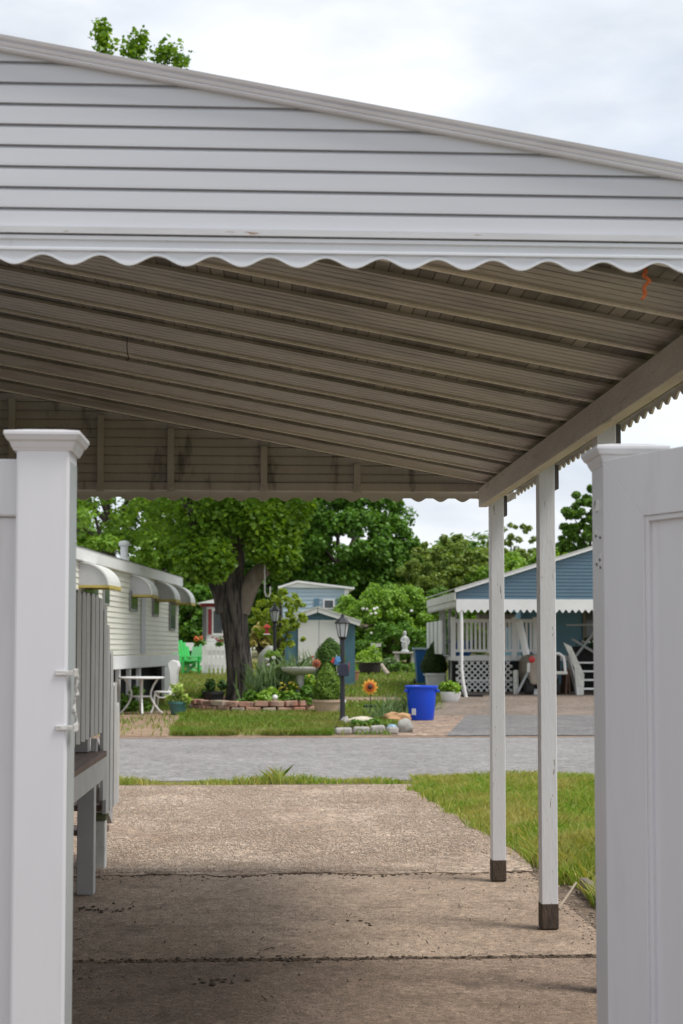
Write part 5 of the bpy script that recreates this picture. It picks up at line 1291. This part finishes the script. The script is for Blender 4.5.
tag(MB().cbox((0, 0, .35), (.05, .3, .7), (0, .06, .2)).cbox((.09, .05, .33), (.04, .3, .66), (0, -.05, .1)).build('plank_stack', mk('brown_plank', (.16, .09, .06), (.11, .065, .045), 6, .8), loc=b0), 'brown planks leaning between the utility cart and white steps', 'planks')
b0 = base(516, 35.6); tag(MB().lathe([(.07, 0), (.07, .62), (.05, .65)], n=10).build('pale_post', whitedirty, loc=b0), 'short pale pipe post in front of the deck beside the cart', 'post')
tag(MB().cbox((0, 0, .05), (.5, .3, .1)).build('dark_board', dark, loc=base(472, 34.7)), 'dark low board on the ground right of the porch post', 'board')

# ---- hedge, background trees and shrubs
def tree(name, label, px, Y, top_py, w_px, bot_py, n, L, mat, k_cl=90, rad=.2, group='trees beyond the gardens', seedtrunk=True, inner=.5, cat='tree', thin=1.0):
    b = base(px, Y); k = Y / F; H = zz(top_py, Y) - b.z; zb = max(.2, zz(bot_py, Y) - b.z); rx = w_px / 2 * k
    t = thing(name, label, cat, b, 0, group)
    c = (0, 0, (H + zb) / 2); rz_ = (H - zb) / 2
    C = crown_centres(c, (rx, rx * .9, rz_), k_cl, inner)
    rr = rng.uniform(.6, 1.25, k_cl) * rad * min(rx, rz_ * 1.3)
    Pq, uq = clumps(C, rr, n)
    V, Q = leafmesh(Pq, L, L * .75, .45, out=uq, droop=.2); npmesh('crown', V, Q, mat, t)
    m = MB(); r0 = max(.08, H * .022)
    m.tube([(0, 0, -.05), (.03 * H, 0, H * .3), (0, .02 * H, H * .6), (0, 0, H * .85)], [r0, r0 * .75, r0 * .5, r0 * .15], 8)
    for i in range(7):
        q = Vector(C[rng.integers(0, k_cl)]); z = H * random.uniform(.25, .55); m.tube([(.02 * H, 0, z), tuple(Vector((0, 0, z)).lerp(q, .5) + Vector((0, 0, .04 * H))), tuple(q)], [r0 * .45, r0 * .3, r0 * .1], 6)
    m.build('trunk', bark_far, t)
    return t
tdark = mkleaf('tree_dark', [(.038, .095, .013), (.06, .135, .018), (.085, .17, .022), (.05, .115, .015)], .3)
tmid = mkleaf('tree_mid', [(.045, .10, .015), (.07, .14, .02), (.095, .17, .027), (.06, .12, .02)], .35)
tbri = mkleaf('tree_bright', [(.085, .17, .02), (.12, .21, .028), (.16, .26, .04), (.10, .19, .025)], .35)
toli = mkleaf('tree_olive', [(.09, .135, .027), (.12, .17, .035), (.155, .21, .048), (.10, .145, .032)], .35)
tpur = mkleaf('tree_purple', [(.035, .03, .018), (.05, .035, .024), (.06, .05, .028)], .2)
tree('shade_tree', 'big dense dark green shade tree behind the pale blue house', 338, 72, 470, 150, 618, 56000, .24, tdark, 300, .16)
tree('shade_tree', 'tall bright tree behind the mobile home with sky showing through', 105, 62, 400, 210, 620, 26000, .21, tbri, 240, .10, inner=.3)
tree('shade_tree', 'mid green tree filling the gap left of the maple trunk', 185, 66, 440, 120, 640, 32000, .22, tbri, 240, .13)
tree('shade_tree', 'dark tree right behind the maple trunk and pale blue house', 268, 76, 430, 120, 640, 30000, .25, tdark, 220, .15)
tree('conifer_screen', 'dull dark screen of foliage behind the far cottage', 190, 60, 585, 60, 668, 7000, .22, tdark, 60, .3, cat='shrub')
tree('olive_tree', 'dull olive green tree behind the blue wheeled bin and porch', 452, 66, 535, 112, 640, 40000, .15, toli, 330, .10, inner=.3)
tree('olive_tree', 'sparse olive tree with thin upper twigs right of the near porch post', 512, 70, 518, 100, 640, 15000, .15, toli, 200, .075, inner=.3)
tree('background_tree', 'dark green tree top rising left of the olive tree', 400, 84, 538, 70, 620, 9000, .34, tdark, 60, .25)
tree('background_tree', 'yellow green tree low behind the blue gable', 540, 64, 548, 150, 640, 30000, .2, tbri, 300, .12)
tree('background_tree', 'tall full tree above the right end of the blue gable', 592, 74, 486, 66, 600, 20000, .24, tmid, 160, .13)
tree('background_tree', 'green tree behind the right fence post beyond the blue house', 660, 70, 500, 120, 640, 10000, .32, tmid, 80, .22)
tree('purple_shrub', 'dark purple leaved tree between shade tree and olive tree', 415, 74, 566, 26, 625, 4500, .2, tpur, 70, .18)
tree('lilac_hedge', 'leafy green shrub with white blooms right of the shed', 372, 53, 584, 84, 668, 22000, .12, tbri, 150, .17, 'tall shrubs behind the statue', cat='shrub')
tree('lilac_hedge', 'leafy green shrub directly behind the white statue', 408, 54, 588, 74, 668, 20000, .12, tbri, 140, .17, 'tall shrubs behind the statue', cat='shrub')
tree('lilac_hedge', 'leafy bright shrub beside the porch roof corner', 440, 54, 588, 60, 668, 16000, .12, tmid, 120, .17, 'tall shrubs behind the statue', cat='shrub')
tree('lilac_hedge', 'dark low shrub behind the stone bench', 393, 52, 624, 100, 670, 9000, .12, tdark, 70, .26, 'tall shrubs behind the statue', cat='shrub')
tree('lilac_hedge', 'green shrub visible through the porch of the blue house', 492, 56, 594, 90, 666, 9000, .17, tbri, 70, .24, 'tall shrubs behind the statue', cat='shrub')
tree('young_tree', 'slender yellow green young tree between the maple and the shed', 280, 36.5, 583, 56, 655, 2300, .12, mkleaf('young_leaf', [(.15, .22, .03), (.20, .27, .04), (.25, .30, .05), (.12, .19, .025)], .4), 90, .13, inner=.25, group='garden trees')
tree('tall_grass_plant', 'straw coloured plant beside the maple trunk', 261, 38, 618, 22, 668, 900, .14, mkleaf('straw', [(.28, .24, .10), (.34, .30, .14), (.2, .2, .08)], .3), 14, .4, group='garden trees', cat='plant')
tree('olive_tree', 'wide olive green tree mass between the two near porch posts', 505, 76, 546, 120, 640, 24000, .2, toli, 300, .12)
for px, Y, w, tp, lab in ((30, 80, 140, 480, 'distant green mass of trees behind the mobile home roof'), (470, 95, 200, 545, 'distant tree line behind the olive trees'), (600, 95, 200, 545, 'distant tree line behind the blue house'), (230, 95, 220, 500, 'distant tree line behind the maple')):
    tree('background_tree', lab, px, Y, tp, w, 650, 14000, .42, tmid, 90, .26)
# white blooms in the hedge
m = MB(); hb3 = base(372, 46)
for px, py in ((362, 609), (367, 609), (374, 609), (377, 608), (370, 614), (376, 613), (411, 611), (429, 604), (371, 633), (436, 606), (432, 605)):
    q = pt(px + random.uniform(-1, 1), py, 50.6); m.blob((q.x, q.y, q.z), (.06, .05, .05), 1, .3)
o = tag(m.build('white_blooms', white_f), 'scattered white blooms on the leafy shrubs right of the shed', 'blooms')
o['kind'] = 'stuff'
# brown roof line behind the hedge
b0 = base(385, 80); t = thing('far_house', 'far low house whose brown roof shows above the leafy hedge', 'house', b0); k = 56 / F
MB().box(-2.1, 2.0, 0, 5, 0, zz(597, 80) - b0.z).build('wall', mk('tan_wall', (.4, .33, .27), (.35, .29, .24)), t)
m = MB(); zA, zB = zz(591, 80) - b0.z, zz(597, 80) - b0.z
m.prism([(-2.2, zA), (2.0, zB), (2.0, zB - .12), (-2.2, zA - .12)], lambda q: (q[0], -.3, q[1]), lambda q: (q[0], 5.2, q[1])); m.build('roof', mk('brown_roof', (.22, .14, .11), (.18, .11, .09)), t)

# ------------------------------------------------------------------ light and sky
w = bpy.data.worlds.new('World'); S.world = w; w.use_nodes = True; nt = w.node_tree
bg = nt.nodes['Background']; bg.inputs['Strength'].default_value = .12
sky = nt.nodes.new('ShaderNodeTexSky'); sky.sky_type = 'NISHITA'; sky.sun_disc = False
SE, SA = R(60), R(115)        # sun elevation, azimuth (clockwise from +Y): veiled sun to the right, a little behind
sky.sun_elevation = SE; sky.sun_rotation = SA; sky.dust_density = 2.0
tc = nt.nodes.new('ShaderNodeTexCoord'); mp = nt.nodes.new('ShaderNodeMapping'); mp.inputs['Scale'].default_value = (1, 1, 2.6)
nt.links.new(tc.outputs['Generated'], mp.inputs[0])
nz = nt.nodes.new('ShaderNodeTexNoise'); nz.inputs['Scale'].default_value = 3.2; nz.inputs['Detail'].default_value = 7; nz.inputs['Roughness'].default_value = .55; nz.inputs['Distortion'].default_value = .3
nt.links.new(mp.outputs[0], nz.inputs['Vector'])
mr = nt.nodes.new('ShaderNodeMapRange'); mr.inputs['From Min'].default_value = .25; mr.inputs['From Max'].default_value = .52; mr.inputs['To Min'].default_value = .68
nt.links.new(nz.outputs['Fac'], mr.inputs['Value'])
cl = nt.nodes.new('ShaderNodeMix'); cl.data_type = 'RGBA'
nz2 = nt.nodes.new('ShaderNodeTexNoise'); nz2.inputs['Scale'].default_value = 5; nz2.inputs['Detail'].default_value = 6; nt.links.new(mp.outputs[0], nz2.inputs['Vector'])
mr2 = nt.nodes.new('ShaderNodeMapRange'); mr2.inputs['From Min'].default_value = .35; mr2.inputs['From Max'].default_value = .65; nt.links.new(nz2.outputs['Fac'], mr2.inputs['Value'])
nt.links.new(mr2.outputs[0], cl.inputs[0]); cl.inputs[6].default_value = (3.0, 3.25, 3.6, 1); cl.inputs[7].default_value = (4.5, 4.62, 4.78, 1)
mix = nt.nodes.new('ShaderNodeMix'); mix.data_type = 'RGBA'
nt.links.new(mr.outputs[0], mix.inputs[0]); nt.links.new(sky.outputs[0], mix.inputs[6]); nt.links.new(cl.outputs[2], mix.inputs[7])
nt.links.new(mix.outputs[2], bg.inputs['Color'])
sun_d = bpy.data.lights.new('sun', 'SUN'); sun_d.energy = 1.5; sun_d.angle = R(18); sun_d.color = (1, .96, .90)
sun = bpy.data.objects.new('sun', sun_d); COL.objects.link(sun)
dirv = Vector((math.sin(SA) * math.cos(SE), math.cos(SA) * math.cos(SE), math.sin(SE)))
sun.rotation_euler = dirv.to_track_quat('Z', 'Y').to_euler(); sun.location = dirv * 50
S.view_settings.view_transform = 'Standard'; S.view_settings.look = 'None'; S.view_settings.gamma = 1; S.view_settings.exposure = 1.0
S.cycles.max_bounces = 8; S.cycles.diffuse_bounces = 5; S.cycles.transmission_bounces = 4; S.cycles.use_denoising = True
S.cycles.caustics_reflective = False; S.cycles.caustics_refractive = False
